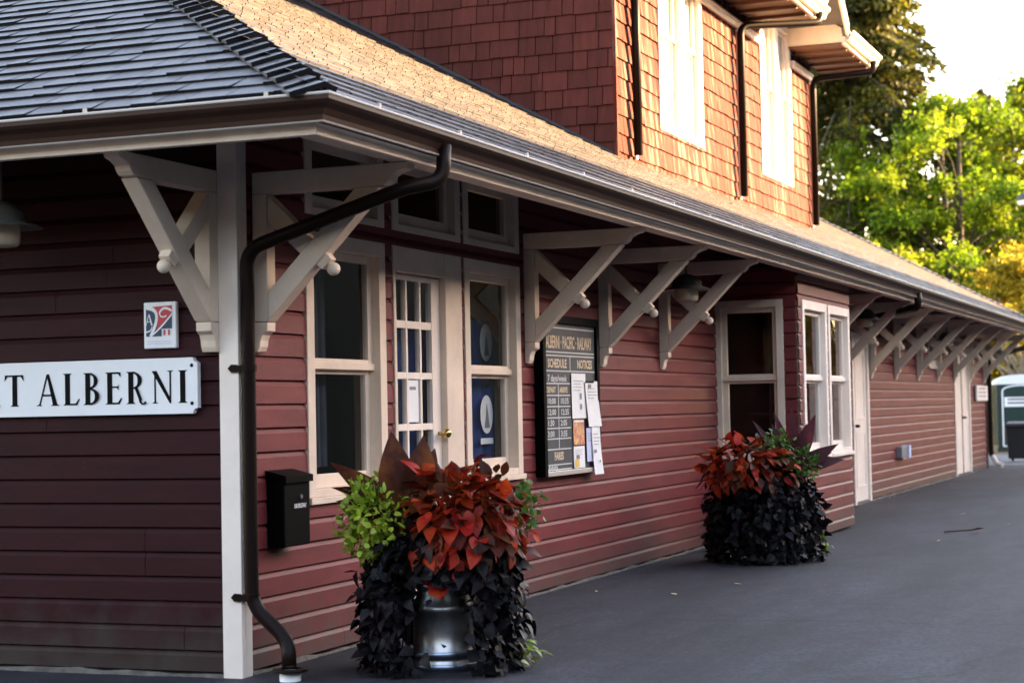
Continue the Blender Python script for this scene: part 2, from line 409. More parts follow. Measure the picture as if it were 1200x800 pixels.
# K-style gutter profile (d outward from fascia, z)
gp=[(.014,2.552),(.055,2.552),(.062,2.556),(.066,2.575),(.085,2.60),(.112,2.618),(.125,2.632),(.125,2.650),(.118,2.650),(.116,2.636),(.05,2.57),(.016,2.57)]
mb=MB()
def gut(prof,m):
    A=[(FX+d,-FX-d,z) for d,z in prof]; B=[(FX+d,YF+d,z) for d,z in prof]
    mb.prism(A,B,m,caps=False)
    A=[(XW-1,-FX-d,z) for d,z in prof]; B=[(FX+d,-FX-d,z) for d,z in prof]
    mb.prism(A,B,m,caps=False)
gut(gp,GUTTER)
mb.build('gutter',ST)
mb=MB()
gut([(.112,2.6515),(.129,2.6515),(.131,2.658),(.127,2.663),(.112,2.661)],GUTTERLIP); gut([(.054,2.545),(.068,2.545),(.071,2.551),(.056,2.5505)],GUTTERLIP)  # pale strips draw the highlights along top and bottom edges
mb.build('gutter_lip',ST)
# gutter hangers
mb=MB(); mb.box(FX+.02,FX+.118,-.006,.006,2.652,2.6545,GUTTERLIP); mb.box(FX+.1165,FX+.128,-.008,.008,2.6548,2.682,GUTTERLIP)
HG=mb.build('gutter_hanger',ST); HG.location=(0,-.6,0)
for k in range(1,34):
    c=HG.copy(); COL.objects.link(c); c.parent=ST; c.location=(0,-.6+k*.92,0)
for k in range(4):
    c=HG.copy(); COL.objects.link(c); c.parent=ST; c.location=(.8-k*.92,0,0); c.rotation_euler=(0,0,-math.pi/2)
# sloping soffit boards
mb=MB()
def roofz(x): return 2.60+(FX-x)*SL
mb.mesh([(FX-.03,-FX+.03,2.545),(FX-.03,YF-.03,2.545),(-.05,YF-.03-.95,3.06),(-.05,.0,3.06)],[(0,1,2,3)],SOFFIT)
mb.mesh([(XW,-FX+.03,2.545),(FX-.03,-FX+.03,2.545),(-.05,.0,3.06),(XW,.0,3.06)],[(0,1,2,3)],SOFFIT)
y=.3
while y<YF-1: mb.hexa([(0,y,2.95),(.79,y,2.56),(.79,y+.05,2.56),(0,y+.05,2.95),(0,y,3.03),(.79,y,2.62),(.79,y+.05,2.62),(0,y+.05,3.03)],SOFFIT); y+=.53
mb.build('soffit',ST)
mb=MB(); mb.box(.80,.885,-.80,YF-.6,2.524,2.57,CREAM); mb.box(XW,.80,-.885,-.80,2.524,2.57,CREAM); mb.build('eave_beam',ST,bevel=.003)

# ---- brackets
def bracket_mesh():
    """local: r = +X outward, thickness along Y (0..t), z absolute"""
    t=.092; mb=MB()
    def pl(pts,y0=0,y1=t): mb.prism([(r,y0,z) for r,z in pts],[(r,y1,z) for r,z in pts],CREAM)
    pl([(0,1.765),(.082,1.765),(.082,2.408),(0,2.408)],.003,t-.003)                    # wall post
    pl([(0,1.615),(.022,1.615),(.034,1.640),(.038,1.672),(.050,1.700),(.078,1.718),(.080,1.762),(0,1.762)],.003,t-.003)  # cyma foot
    pl([(0,2.410),(.70,2.410),(.745,2.418),(.768,2.436),(.782,2.460),(.82,2.478),(.862,2.488),(.875,2.520),(0,2.520)],.004,t-.004)   # top beam with scrolled tip
    pl([(.084,1.768),(.084,1.912),(.582,2.408),(.722,2.408)],0,t)                       # diagonal
    pl([(.084,2.262),(.312,2.143),(.312,2.145),(.355,2.184),(.086,2.407)],.006,t-.006) if False else pl([(.084,2.27),(.268,2.098),(.334,2.163),(.086,2.404)],.006,t-.006)   # counter brace
    # block for the finial
    c=Vector((.375,0,2.075)); d=Vector((.7071,0,-.7071)); e=Vector((.7071,0,.7071))
    P=lambda s,y,q:tuple(c+d*s+e*q+Vector((0,y,0)))
    mb.hexa([P(-.01,.015,-.042),P(.05,.015,-.036),P(.05,t-.015,-.036),P(-.01,t-.015,-.042),P(-.01,.015,.042),P(.05,.015,.036),P(.05,t-.015,.036),P(-.01,t-.015,.042)],CREAM)
    return mb,P
def new_bracket(first=[None]):
    mb,P=bracket_mesh()
    o=mb.build('bracket',ST,bevel=.004)
    s=MB(); s.sphere(P(.083,.046,.0),.034,CREAM); s.tube([P(.04,.046,0),P(.07,.046,0)],.014,CREAM); s.build('finial',o,smooth=True)
    return o
B0=new_bracket(); B0.location=(.03,.125,0)
def bracket_at(loc,rz=0):
    c=B0.copy(); COL.objects.link(c); c.parent=ST; c.location=loc; c.rotation_euler=(0,0,rz)
    for ch in B0.children:
        d=ch.copy(); COL.objects.link(d); d.parent=c
    return c
for y in (3.93,5.53,7.12, 12.8,14.75,16.62,18.5,20.45,22.35,24.22,26.15,28.1): bracket_at((.022,y,0))
bracket_at((-.165,-.03,0),-math.pi/2)        # end wall: local +X becomes -Y
for x in (-3.2,-6.4): bracket_at((x,-.022,0),-math.pi/2)

# ---- roof shingles
def roof_plane(mb,P,su0,su1,s0,s1,ex,m,left,right,hb=.016,ht=.004,butt=None,jit=.003,gap=.010,ws=(.10,.13,.15,.18,.21)):
    """P(u,s,h): u along eave, s up slope, h lift. left(s)/right(s): clip"""
    s=s0
    deck=[P(left(s0),s0,-.004),P(right(s0),s0,-.004),P(right(s1),s1,-.004),P(left(s1),s1,-.004)]
    mb.poly(deck,DECK)
    while s<s1:
        u=left(s)-rnd.uniform(0,.2)
        while u<right(s):
            w=rnd.choice(ws); a=max(u,left(s)+.02); b=min(u+w-gap,right(s)-.02); u+=w
            if b-a<.03: continue
            e=s-rnd.uniform(0,jit); t=s+ex+.01; h=hb+rnd.uniform(-.5,.7)*jit; h2=ht
            V=[P(a,e,h),P(b,e,h+rnd.uniform(-.002,.002)),P(b,t,h2),P(a,t,h2),P(a,e,0),P(b,e,0)]
            mb.mesh(V,[(0,1,2,3)],m) if butt else mb.mesh(V,[(0,1,2,3),(0,4,5,1)],m)
            if butt: mb.mesh([V[0],V[4],V[5],V[1]],[(0,1,2,3)],butt)
        s+=ex
ca=1/math.sqrt(1+SL*SL); can=1/math.sqrt(1+SLN*SLN)
mb=MB()
PF=lambda u,s,h:(XE-s*ca+h*SL*ca,u,ZE+s*SL*ca+h*ca)
smax=(XE-RX)/ca
roof_plane(mb,PF,0,0,0,smax,.155,SHINGLE,lambda s:-XE+s*ca*SL/SLN,lambda s:YF+.05-s*ca)
mb.build('roof',ST)
mb=MB()
PN=lambda u,s,h:(u,-XE+s*can-h*SLN*can,ZE+s*SLN*can+h*can)
zr=ZE+(XE-RX)*SL; smn=(zr-ZE)/(SLN*can)
roof_plane(mb,PN,0,0,0,smn,.148,SHINGLE,lambda s:2*RX-XE+s*can*SLN/SL,lambda s:XE-s*can*SLN/SL,.019,.005,BUTT,.008,.005,(.13,.16,.2,.24,.28))
mb.build('roof',ST)
mb=MB()
hn=-XE+(XE-RX)*SL/SLN; hf=YF+.05-(XE-RX)
mb.poly([(RX,hn,zr),(RX,hf,zr),(2*RX-XE,YF+.05,ZE),(2*RX-XE,-XE,ZE)],SHINGLE); mb.poly([(RX,hf,zr),(XE,YF+.05,ZE),(2*RX-XE,YF+.05,ZE)],SHINGLE)
mb.build('roof',ST)
# hip and ridge caps
def caps(p0,p1,n0,n1,ex,w,name,w1=None):
    p0,p1=Vector(p0),Vector(p1); d=p1-p0; L=d.length; d.normalize(); mb=MB(); s=-.03
    l0=d.cross(Vector(n0)).normalized(); l1=Vector(n1).cross(d).normalized()
    # make both point downwards away from the line
    if l0.z>0: l0=-l0
    if l1.z>0: l1=-l1
    n0=Vector(n0).normalized(); n1=Vector(n1).normalized()
    up=(n0+n1).normalized()
    while s<L:
        a=p0+d*s; b=p0+d*(s+ex+.03)
        j=rnd.uniform(-.006,.006); ww=w*rnd.uniform(.94,1.06); h=.044+j; hb=.018
        for l,n,ww in ((l0,n0,ww),(l1,n1,ww if w1 is None else w1)):
            V=[a+up*h*1.1,a+l*ww+n*h,b+l*ww+n*hb,b+up*hb*1.1, a+up*(h-.024),a+l*ww+n*(h-.024)]
            mb.mesh(V,[(0,1,2,3)],SHINGLE); mb.mesh([V[0],V[4],V[5],V[1]],[(0,1,2,3)],BUTT); mb.mesh([V[1],V[5],V[2]],[(0,1,2)],SHINGLE)
        s+=ex
    return mb.build(name,ST)
nF=(SL,0,1); nN=(0,-SLN,1); nFar=(0,1*1.0*SL,1)
caps((XE-.0,-XE+.0,ZE),(RX,hn,zr),nN,nF,.135,.14,'hip_cap',.05)
caps((XE,YF+.05,ZE),(RX,hf,zr),nF,nFar,.14,.14,'hip_cap')
caps((RX,hn,zr),(RX,hf,zr),nF,(-SL,0,1),.14,.14,'ridge_cap')

# ---- upper storey (tower)
TZ=ZE+(XE-TX)*SL
XTB=-7.5
mb=MB()
shingle_wall(mb,WT,TY0,TY1,TZ-.12,6.6,[(9.35,10.92,4.02,5.8),(13.5,15.1,4.04,6.06)],CEDAR,ex=.175)
mb.build('shingle_wall',ST)
mb=MB()
shingle_wall(mb,WTS,XTB,TX-.0,TZ-.2,6.2,[],CEDARSHADE,ex=.172,inside=lambda u,z: z>ZE+(XE-u)*SL-.25)
mb.build('shingle_wall',ST)
mb=MB(); shingle_wall(mb,WTN,XTB,TX,TZ-.1,6.2,[],CEDARSHADE,ex=.172); mb.build('shingle_wall',ST)
mb=MB(); mb.box(XTB,TX-.01,TY0+.01,TY1-.01,TZ-.2,TZ-.1,DARK)
mb.poly([(TX-1.5,TY0+.02,TZ-.2),(TX-1.5,TY1-.02,TZ-.2),(TX-1.5,TY1-.02,6.6),(TX-1.5,TY0+.02,6.6)],DARK)
mb.poly([(XTB,TY0+.012,3.3),(TX-.02,TY0+.012,3.3),(TX-.02,TY0+.012,6.2),(XTB,TY0+.012,6.2)],DARK)
for a,b,c,d in ((TY0+.01,9.36,TZ-.2,6.0),(10.91,13.51,TZ-.2,6.6),(15.09,TY1-.01,TZ-.2,6.6),(9.36,10.91,TZ-.2,4.03),(13.51,15.09,TZ-.2,4.05)): mb.poly([(TX-.008,a,c),(TX-.008,b,c),(TX-.008,b,d),(TX-.008,a,d)],DARK)
mb.build('attic_room',ST)
for a,b,c,d in ((9.35,10.92,4.02,5.8),(13.5,15.1,4.04,6.06)):
    mid=(a+b)/2
    for p,q in ((a,mid+.04),(mid-.04+.0805,b)):
        o=window(WT,p,q,c,d,(c+d)/2+.1,cas=.09,mat_=WHITE,sill=(p==a) and False,name='attic_window')
        g=MB(); g.mesh([WT(p+.1,-.064,c+.05),WT(q-.1,-.064,c+.05),WT(q-.1,-.064,d-.1),WT(p+.1,-.064,d-.1)],[(0,1,2,3)],BLIND); g.build('blind',o)
# flashing along the valley
mb=MB(); mb.hexa([(TX-.01,TY0-.06,TZ+.015),(XTB+3,TY0-.06,TZ+.015+(TX-XTB-3)*SL),(XTB+3,TY0-.02,TZ+.02+(TX-XTB-3)*SL),(TX-.01,TY0-.02,TZ+.02),(TX-.01,TY0-.05,TZ+.035),(XTB+3,TY0-.05,TZ+.035+(TX-XTB-3)*SL),(XTB+3,TY0-.02,TZ+.045+(TX-XTB-3)*SL),(TX-.01,TY0-.02,TZ+.045)],DECK); mb.build('flashing',ST)
# frieze moulding
mb=MB()
for a,b in ((TY0,13.45),(15.15,TY1)):
    mb.wbox(WT,a,b,.0,.05,5.58,5.64,WHITE); mb.wbox(WT,a,b,.0,.07,5.642,5.665,WHITE)
mb.build('frieze',ST)
# eaves in two lengths with a gabled wall dormer between
EX=.13; GA,GB=13.6,15.0
def eave(y0,y1):
    mb=MB()
    mb.box(TX+.03,EX-.04,y0,y1,5.80,5.82,BROWNSOFFIT)
    k=y0+.3
    while k<y1-.1: mb.box(TX+.03,EX-.045,k,k+.05,5.765,5.799,BROWNSOFFIT); k+=.45
    mb.build('attic_soffit',ST)
    mb=MB(); mb.box(EX-.04,EX-.0,y0,y1,5.79,5.89,CREAM); mb.box(TX+.03,EX-.041,y0,y0+.03,5.822,6.06,CREAM); mb.box(TX+.03,EX-.041,y1-.03,y1,5.79,6.0,BROWNSOFFIT); mb.build('attic_fascia',ST,bevel=.003)
    pr=[(.002,5.83),(.05,5.83),(.06,5.85),(.075,5.89),(.105,5.915),(.115,5.93),(.115,5.955),(.10,5.955),(.1,5.935),(.045,5.85),(.004,5.85)]
    mb=MB(); mb.prism([(EX+d,y0,z) for d,z in pr],[(EX+d,y1,z) for d,z in pr],GUTTERLIP); mb.build('attic_gutter',ST)
    # roof slope above
    mb=MB(); mb.hexa([(EX+.03,y0,5.96),(EX+.03,y1,5.96),(TX-3,y1,5.96+(EX-TX+3)*.6),(TX-3,y0,5.96+(EX-TX+3)*.6),(EX+.03,y0,5.99),(EX+.03,y1,5.99),(TX-3,y1,6.0+(EX-TX+3)*.6),(TX-3,y0,6.0+(EX-TX+3)*.6)],SHINGLE); mb.build('attic_roof',ST)
eave(TY0-.75,GA); eave(GB,TY1+.66)
mb=MB(); gm=(GA+GB)/2; gz=6.0; gk=6.62
for ya,yb in ((GA-.06,gm),(GB+.06,gm)):
    mb.hexa([(TX-2.5,ya,gz),(EX+.05,ya,gz),(EX+.05,yb,gk),(TX-2.5,yb,gk),(TX-2.5,ya,gz+.06),(EX+.05,ya,gz+.06),(EX+.05,yb,gk+.06),(TX-2.5,yb,gk+.06)],SHINGLE)
mb.build('gable_roof',ST)
for ya,yb in ((GA-.06,gm),(GB+.06,gm)):
    mb=MB(); mb.hexa([(EX+.01,ya,gz-.13),(EX+.045,ya,gz-.13),(EX+.045,yb,gk-.13),(EX+.01,yb,gk-.13),(EX+.01,ya,gz-.004),(EX+.045,ya,gz-.004),(EX+.045,yb,gk-.004),(EX+.01,yb,gk-.004)],WHITE); mb.build('barge_board',ST)

# ---- downpipes
def downpipe(path,rad=.04,m=PIPE,straps=(),n=12):
    mb=MB(); mb.tube(path,rad,m,n=n); o=mb.build('downpipe',ST,smooth=True)
    for c,side in straps:
        k=MB(); k.tube([(c[0],c[1],c[2]-.018),(c[0],c[1],c[2]+.018)],rad+.006,m,n=n)
        if side=='x':
            a=Vector(c)+Vector((-.012,-.043,0))
            k.prism([(a.x-.03,a.y+.004,a.z+.018),(a.x-.03,a.y+.004,a.z-.018),(a.x-.065,a.y+.004,a.z-.02),(a.x-.085,a.y+.004,a.z),(a.x-.065,a.y+.004,a.z+.02)],[(a.x-.03,a.y+.012,a.z+.018),(a.x-.03,a.y+.012,a.z-.018),(a.x-.065,a.y+.012,a.z-.02),(a.x-.085,a.y+.012,a.z),(a.x-.065,a.y+.012,a.z+.02)],m)
            k.box(a.x-.035,c[0],a.y+.003,a.y+.013,a.z-.014,a.z+.014,m)
        else: k.box(c[0]-.05,c[0],c[1]-.06,c[1]+.06,c[2]-.012,c[2]+.012,m)
        k.build('pipe_strap',o)
    return o
def arc(pts,k=5,frac=.12):
    """round the inner corners of a polyline"""
    P=[Vector(p) for p in pts]; out=[P[0]]
    for i in range(1,len(P)-1):
        a=P[i]+(P[i-1]-P[i]).normalized()*min(frac,(P[i-1]-P[i]).length*.45); b=P[i]+(P[i+1]-P[i]).normalized()*min(frac,(P[i+1]-P[i]).length*.45)
        for j in range(k+1):
            t=j/k; out.append(a*(1-t)**2+P[i]*2*t*(1-t)+b*t*t)
    return out+[P[-1]]
PX,PY=.072,-.004
downpipe(arc([(1.055,.22,2.60),(1.055,.20,2.42),(.93,.055,2.385),(PX,PY,2.12),(PX,PY,.36),(.27,.0,.19),(.30,-.05,.075)],6,.09),.036,straps=(((PX,PY,1.53),'x'),((PX,PY,.40),'x')))
downpipe(arc([(1.045,14.4,2.60),(1.045,14.4,2.42),(.35,15.3,2.36),(.1,15.3,2.30)],6,.12),.045)
downpipe(arc([(1.045,29.9,2.58),(1.045,29.9,2.42),(.07,28.55,2.12),(.07,28.55,.25),(.2,28.52,.1)],5,.12),.05)
mb=MB(); mb.tube([(.10,28.5,.22),(.2,28.45,.08),(.30,28.4,.05)],.05,WHITE); mb.build('downpipe_shoe',ST)
downpipe(arc([(TX+.10,12.3,TZ+.06),(TX+.10,12.3,5.58),(EX+.06,13.2,5.72),(EX+.06,13.25,5.84)],6,.12),.042)
downpipe(arc([(TX+.09,16.12,TZ+.06),(TX+.09,16.12,5.58),(EX+.06,16.6,5.70),(EX+.06,16.6,5.84)],6,.12),.042)
downpipe([(TX+.085,8.42,TZ+.06),(TX+.085,8.42,5.82)],.042)
mb=MB(); mb.wbox(WT,TY0-.025,TY0+.004,.0,.03,TZ-.05,5.75,CEDAR); mb.build('corner_board',ST)
for y0 in (8.50,12.385,16.18): mb=MB(); mb.wbox(WT,y0,y0+.06,.02,.04,TZ+.04,5.56,WHITE); mb.build('pipe_lit_strip',ST)  # white strips standing in for the sunlit side of each downpipe

# ---- service box
mb=MB(); mb.wbox(WL,18.5,18.95,.02,.10,.50,.66,GREY); mb.wbox(WL,18.95,19.1,.02,.13,.49,.67,PAPERBLUE); mb.build('electrical_box',ST,bevel=.005)

# ================================================================== glyph builder (serif capitals)
def glyphs():
    G={}
    # (strokes: polygon point lists in a 1-high box), width
    def bar(x0,x1,y0,y1): return [(x0,y0),(x1,y0),(x1,y1),(x0,y1)]
    def stem(x,w=.19): return [[(x,0),(x+w,0),(x+w,1),(x,1)],[(x-.08,0),(x+w+.08,0),(x+w,.05),(x,.05)],[(x-.08,1),(x,.95),(x+w,.95),(x+w+.08,1)]]
    def bowl(cx,cy,rx,ry,tin,tout,a0=-90,a1=90,n=14):
        out=[];
        for i in range(n):
            q=[]
            for a in (a0+(a1-a0)*i/n,a0+(a1-a0)*(i+1)/n):
                t=R_(a); th=tin+(tout-tin)*abs(math.cos(t)); q.append(((cx+rx*math.cos(t),cy+ry*math.sin(t)),(cx+(rx-th)*math.cos(t),cy+(ry-tin)*math.sin(t))))
            out.append([q[0][0],q[1][0],q[1][1],q[0][1]])
        return out
    G['T']=(stem(.30)+[bar(.02,.73,.945,1)]+[[(0,.80),(.05,.86),(.11,.944),(.02,.99)],[(.75,.80),(.73,.99),(.64,.944),(.70,.86)]],.78)
    G['A']=([[(.06,0),(.12,0),(.39,.86),(.36,1)],[(.36,1),(.46,1),(.78,0),(.60,0)],bar(.20,.60,.30,.36),[(-.04,0),(.20,0),(.13,.045),(.05,.045)],[(.52,0),(.86,0),(.77,.045),(.60,.045)]],.86)
    G['L']=(stem(.10)+[bar(.25,.56,0,.055),[(.50,.055),(.56,0),(.66,.20),(.62,.20)]],.66)
    G['B']=(stem(.10)+bowl(.25,.75,.33,.25,.055,.15)+bowl(.25,.265,.40,.265,.055,.17),.72)
    G['E']=(stem(.10)+[bar(.25,.56,0,.055),bar(.25,.56,.945,1),bar(.25,.50,.51,.56),[(.50,.055),(.56,0),(.66,.20),(.62,.20)],[(.52,.945),(.56,1),(.61,1),(.60,.84)],[(.47,.51),(.50,.56),(.53,.64),(.53,.43)]],.68)
    G['R']=(stem(.10)+bowl(.25,.73,.36,.27,.055,.16)+[[(.34,.50),(.46,.50),(.62,.13),(.50,.13)]]+bowl(.66,.13,.16,.16,.05,.10,180,330,10),.84)
    G['N']=([[(.11,0),(.17,0),(.17,.92),(.11,.97)],[(.02,1),(.20,1),(.72,.10),(.72,0),(.66,0)],[(.66,.1),(.72,.1),(.72,1),(.66,1)],[(.02,0),(.26,0),(.17,.045),(.11,.045)],[(.57,1),(.66,.955),(.72,.955),(.81,1)]],.84)
    G['I']=(stem(.10),.34)
    G['P']=(stem(.10)+bowl(.25,.72,.38,.28,.055,.16),.70)
    G['O']=(bowl(.42,.5,.42,.51,.05,.15,0,360,30),.86)
    return G
GL=glyphs()
def letters(mb,text,u,z,h,put,m,track=.10,sx=1.0):
    """put(u,z,lift)"""
    for ch in text:
        if ch==' ': u+=h*.38*sx; continue
        st,w=GL[ch]
        for k,p in enumerate(st):
            mb.poly([put(u+x*h*sx,z+y*h,.00025*k) for x,y in p],m)
        u+=(w+track)*h*sx
    return u
def measure(text,h,track=.10,sx=1.0): return sum(.38*h*sx if c==' ' else (GL[c][1]+track)*h*sx for c in text)

# ---- station name sign
S=empty('station_sign',(-.9,-.03,1.31),'long white station name sign with black serif lettering on the dark end wall','sign')
sy=-.055; z0,z1,x0,x1=1.312,1.592,-2.05,-.190; nt=.028
pts=[(x0+nt,z0),(x1-nt,z0)]+[(x1-nt+nt*(1-math.cos(R_(a))) , z0+nt*math.sin(R_(a))) for a in (30,60)]+[(x1,z0+nt),(x1,z1-nt)]+[(x1-nt*math.sin(R_(a)),z1-nt*math.cos(R_(a))) for a in (60,30)][::1]+[(x1-nt,z1),(x0+nt,z1),(x0,z1-nt),(x0,z0+nt)]
mb=MB(); mb.prism([(x,sy,z) for x,z in pts],[(x,-.024,z) for x,z in pts],SIGNW); mb.build('sign_board',S)
mb=MB(); txt='PORT ALBERNI'; hh=.163; wtot=measure(txt,hh,sx=.99)
letters(mb,txt,-.247-wtot+.012,1.366,hh,lambda u,z,l:(u,sy-.0015-l,z),BLACKTEXT,sx=.99); mb.build('lettering',S)
for zz in (1.552,1.363):
    mb=MB()
    prof=[(.0095,0),(.0085,.004),(.005,.007),(.0005,.008)]
    V=[];n=12
    for r,h in prof:
        for k in range(n): V.append((-.222+r*math.cos(2*math.pi*k/n),sy-h,zz+r*math.sin(2*math.pi*k/n)))
    mb.mesh(V,[(i*n+k,i*n+(k+1)%n,(i+1)*n+(k+1)%n,(i+1)*n+k) for i in range(3) for k in range(n)],BLACKTEXT); mb.build('bolt',S,smooth=True)

# ---- heritage plaque
S=empty('heritage_plaque',(-.41,-.03,1.64),'small white plaque with navy and red emblem above the station name sign','plaque')
px0,px1,pz0,pz1=-.502,-.312,1.642,1.876; py=-.05
mb=MB(); mb.box(px0,px1,py,-.022,pz0,pz1,SIGNW); mb.build('plaque_board',S,bevel=.006)
pw,ph=px1-px0,pz1-pz0
q=lambda x,y,l=0:(px0+pw*x,py-.0015-l,pz0+ph*y)
mb=MB()
mb.poly([q(.08,.26),q(.44,.26),q(.44,.26),q(.50,.42),q(.44,.70),q(.28,.86),q(.08,.87)],NAVY)
mb.poly([q(.28,.90,.0004),q(.88,.92,.0004),q(.88,.76,.0004),q(.40,.34,.0004),q(.46,.62,.0004),q(.40,.80,.0004)],REDP)
mb.poly([q(.88,.72,.0008),q(.88,.42,.0008),q(.56,.42,.0008),q(.56,.26,.0008),q(.28,.26,.0008),q(.42,.36,.0008)],NAVY)
def ribbon(pts,w,l):
    for (a,b),(c,d) in zip(pts,pts[1:]):
        n=Vector((-(d-b),c-a)); n.normalize(); n*=w/2
        mb.poly([q(a+n.x,b+n.y,l),q(c+n.x,d+n.y,l),q(c-n.x,d-n.y,l),q(a-n.x,b-n.y,l)],SIGNW)
def bez(a,b,c,n=10): return [((1-t)**2*a[0]+2*t*(1-t)*b[0]+t*t*c[0],(1-t)**2*a[1]+2*t*(1-t)*b[1]+t*t*c[1]) for t in [i/n for i in range(n+1)]]
ribbon(bez((.10,.88),(.66,.86),(.22,.26)),.085,.0012); ribbon(bez((.22,.26),(.5,.4),(.90,.74)),.035,.0014)
ribbon(bez((.88,.80),(.62,.94),(.50,.76)),.05,.0016); ribbon(bez((.50,.76),(.55,.62),(.72,.70)),.03,.0018); ribbon(bez((.08,.36),(.26,.36),(.27,.48)),.03,.0019)
for st in GL['A'][0]: mb.poly([q(.06+x*.30,.50+y*.24,.002) for x,y in st],SIGNW)
for a in (.62,.76): mb.poly([q(a,.28,.0022),q(a+.055,.28,.0022),q(a+.055,.40,.0022),q(a,.40,.0022)],REDP)
for y in (.16,.11): mb.poly([q(.12,y,.001),q(.85,y,.001),q(.85,y-.012,.001),q(.12,y-.012,.001)],PAPERBLUE)
mb.build('emblem',S)

# ---- text helper (built-in font, converted to mesh)
def text_mesh(txt,size,m,name,parent,origin,udir,zdir=Vector((0,0,1)),sx=1.0,shear=0,bold=0):
    cu=bpy.data.curves.new('text','FONT'); cu.body=txt; cu.size=size; cu.resolution_u=2; cu.shear=shear; cu.offset=bold
    o=bpy.data.objects.new('text_source',cu); COL.objects.link(o)
    bpy.context.view_layer.update()
    me=bpy.data.meshes.new_from_object(o.evaluated_get(bpy.context.evaluated_depsgraph_get()))
    bpy.data.objects.remove(o); me.materials.clear(); me.materials.append(m)
    U=Vector(udir); O=Vector(origin)
    for v in me.vertices: v.co = O+U*(v.co.x*sx)+zdir*v.co.y
    me.name=name
    o=bpy.data.objects.new(name,me); COL.objects.link(o)
    if parent:
        o.parent=parent; o.matrix_parent_inverse=Matrix.Translation(-Vector(parent.location))
    return o

# ---- mailbox
S=empty('mailbox',(.02,.25,.62),'black wall mailbox with white address lettering beside the corner downpipe','mailbox')
mb=MB(); mb.wbox(WL,.245,.525,.021,.125,.625,.985,BLACK); mb.build('mail_body',S,bevel=.008)
mb=MB(); mb.mesh([WL(.238,.022,1.015),WL(.532,.022,1.015),WL(.532,.142,.985),WL(.238,.142,.985),WL(.238,.022,.99),WL(.532,.022,.99),WL(.532,.142,.95),WL(.238,.142,.95)],[(0,1,2,3),(3,2,6,7),(0,3,7,4),(1,5,6,2)],BLACK); mb.build('lid',S)
mb=MB(); mb.wbox(WL,.40,.50,.126,.132,.955,.963,GUTTERLIP); mb.build('lid_handle',S)
mb=MB(); mb.tube([WL(.42,.124,.875),WL(.42,.133,.875)],.012,STEEL); mb.build('lock',S)
text_mesh('3100 KINGSWAY',.032,SIGNW,'lettering',S,(.1275,.345,.818),(0,1,0),sx=.55,shear=.2,bold=.0006)

# ---- schedule board
S=empty('schedule_board',(.03,4.7,.82),'tall black framed railway schedule chalkboard hung on the maroon wall','notice board')
bu0,bu1,bz0,bz1=4.10,5.32,.82,1.97; br=.095
mb=MB(); mb.wbox(WL,bu0,bu0+.06,.021,br,bz0,bz1,BLACK); mb.wbox(WL,bu1-.06,bu1,.021,br,bz0,bz1,BLACK); mb.wbox(WL,bu0+.06,bu1-.06,.021,br,bz1-.06,bz1,BLACK); mb.wbox(WL,bu0+.06,bu1-.06,.021,br-.001,bz0,bz0+.035,GUTTERLIP); mb.build('frame',S,bevel=.004)
mb=MB(); mb.wbox(WL,bu0+.06,bu1-.06,.021,br-.02,bz0+.035,bz1-.06,SLATE); mb.build('panel',S)
fr=br-.0185; a,b=bu0+.075,bu1-.075; mid=a+.52
mb=MB()
def hl(z,p,q_,t=.009): mb.poly([WL(p,fr,z),WL(q_,fr,z),WL(q_,fr,z+t),WL(p,fr,z+t)],CHALK)
def vl(u,p,q_,t=.012): mb.poly([WL(u,fr+.0006,p),WL(u+t,fr+.0006,p),WL(u+t,fr+.0006,q_),WL(u,fr+.0006,q_)],CHALK)
for z in (1.875,1.70,1.675,1.565): hl(z,a,b)
for z in (1.475,1.39,1.31,1.23,1.155,1.08,1.005,.93-.035): hl(z,a,mid)
vl(mid,1.565,1.675); vl((a+mid)/2,1.005,1.475); hl(.86,a,mid)
mb.build('ruled_lines',S)
tt=lambda t,u,z,s,m,sx=1.6,b=.0014:text_mesh(t,s,m,'lettering',S,WL(u,fr+.001,z),(0,1,0),sx=sx,bold=b)
tt('ALBERNI · PACIFIC · RAILWAY',a+.03,1.735,.125,GOLD,.585,.003)
tt('SCHEDULE',a+.06,1.595,.085,GOLD,.95,.003); tt('NOTICES',mid+.16,1.595,.085,GOLD,.95,.003)
tt('7 days/week',a+.05,1.495,.066,CHALK,1.2)
tt('DEPART',a+.02,1.415,.055,GOLD,.95,.002); tt('ARRIVE',a+.29,1.415,.055,GOLD,.95,.002)
for (l,r_),z in zip((('10:00','10:35'),('12:00','12:35'),('1:30','2:05'),('3:00','3:35')),(1.335,1.255,1.178,1.10)):
    tt(l,a+.03,z,.058,CHALK,1.4); tt(r_,a+.30,z,.058,CHALK,1.4)
tt('FARES',a+.16,.935,.075,GOLD,.95,.003)
tt('Adults',a+.03,.865,.05,CHALK,1.5); tt('Senior/Kids',a+.03,.828+.035-.03,.04,CHALK,1.4)
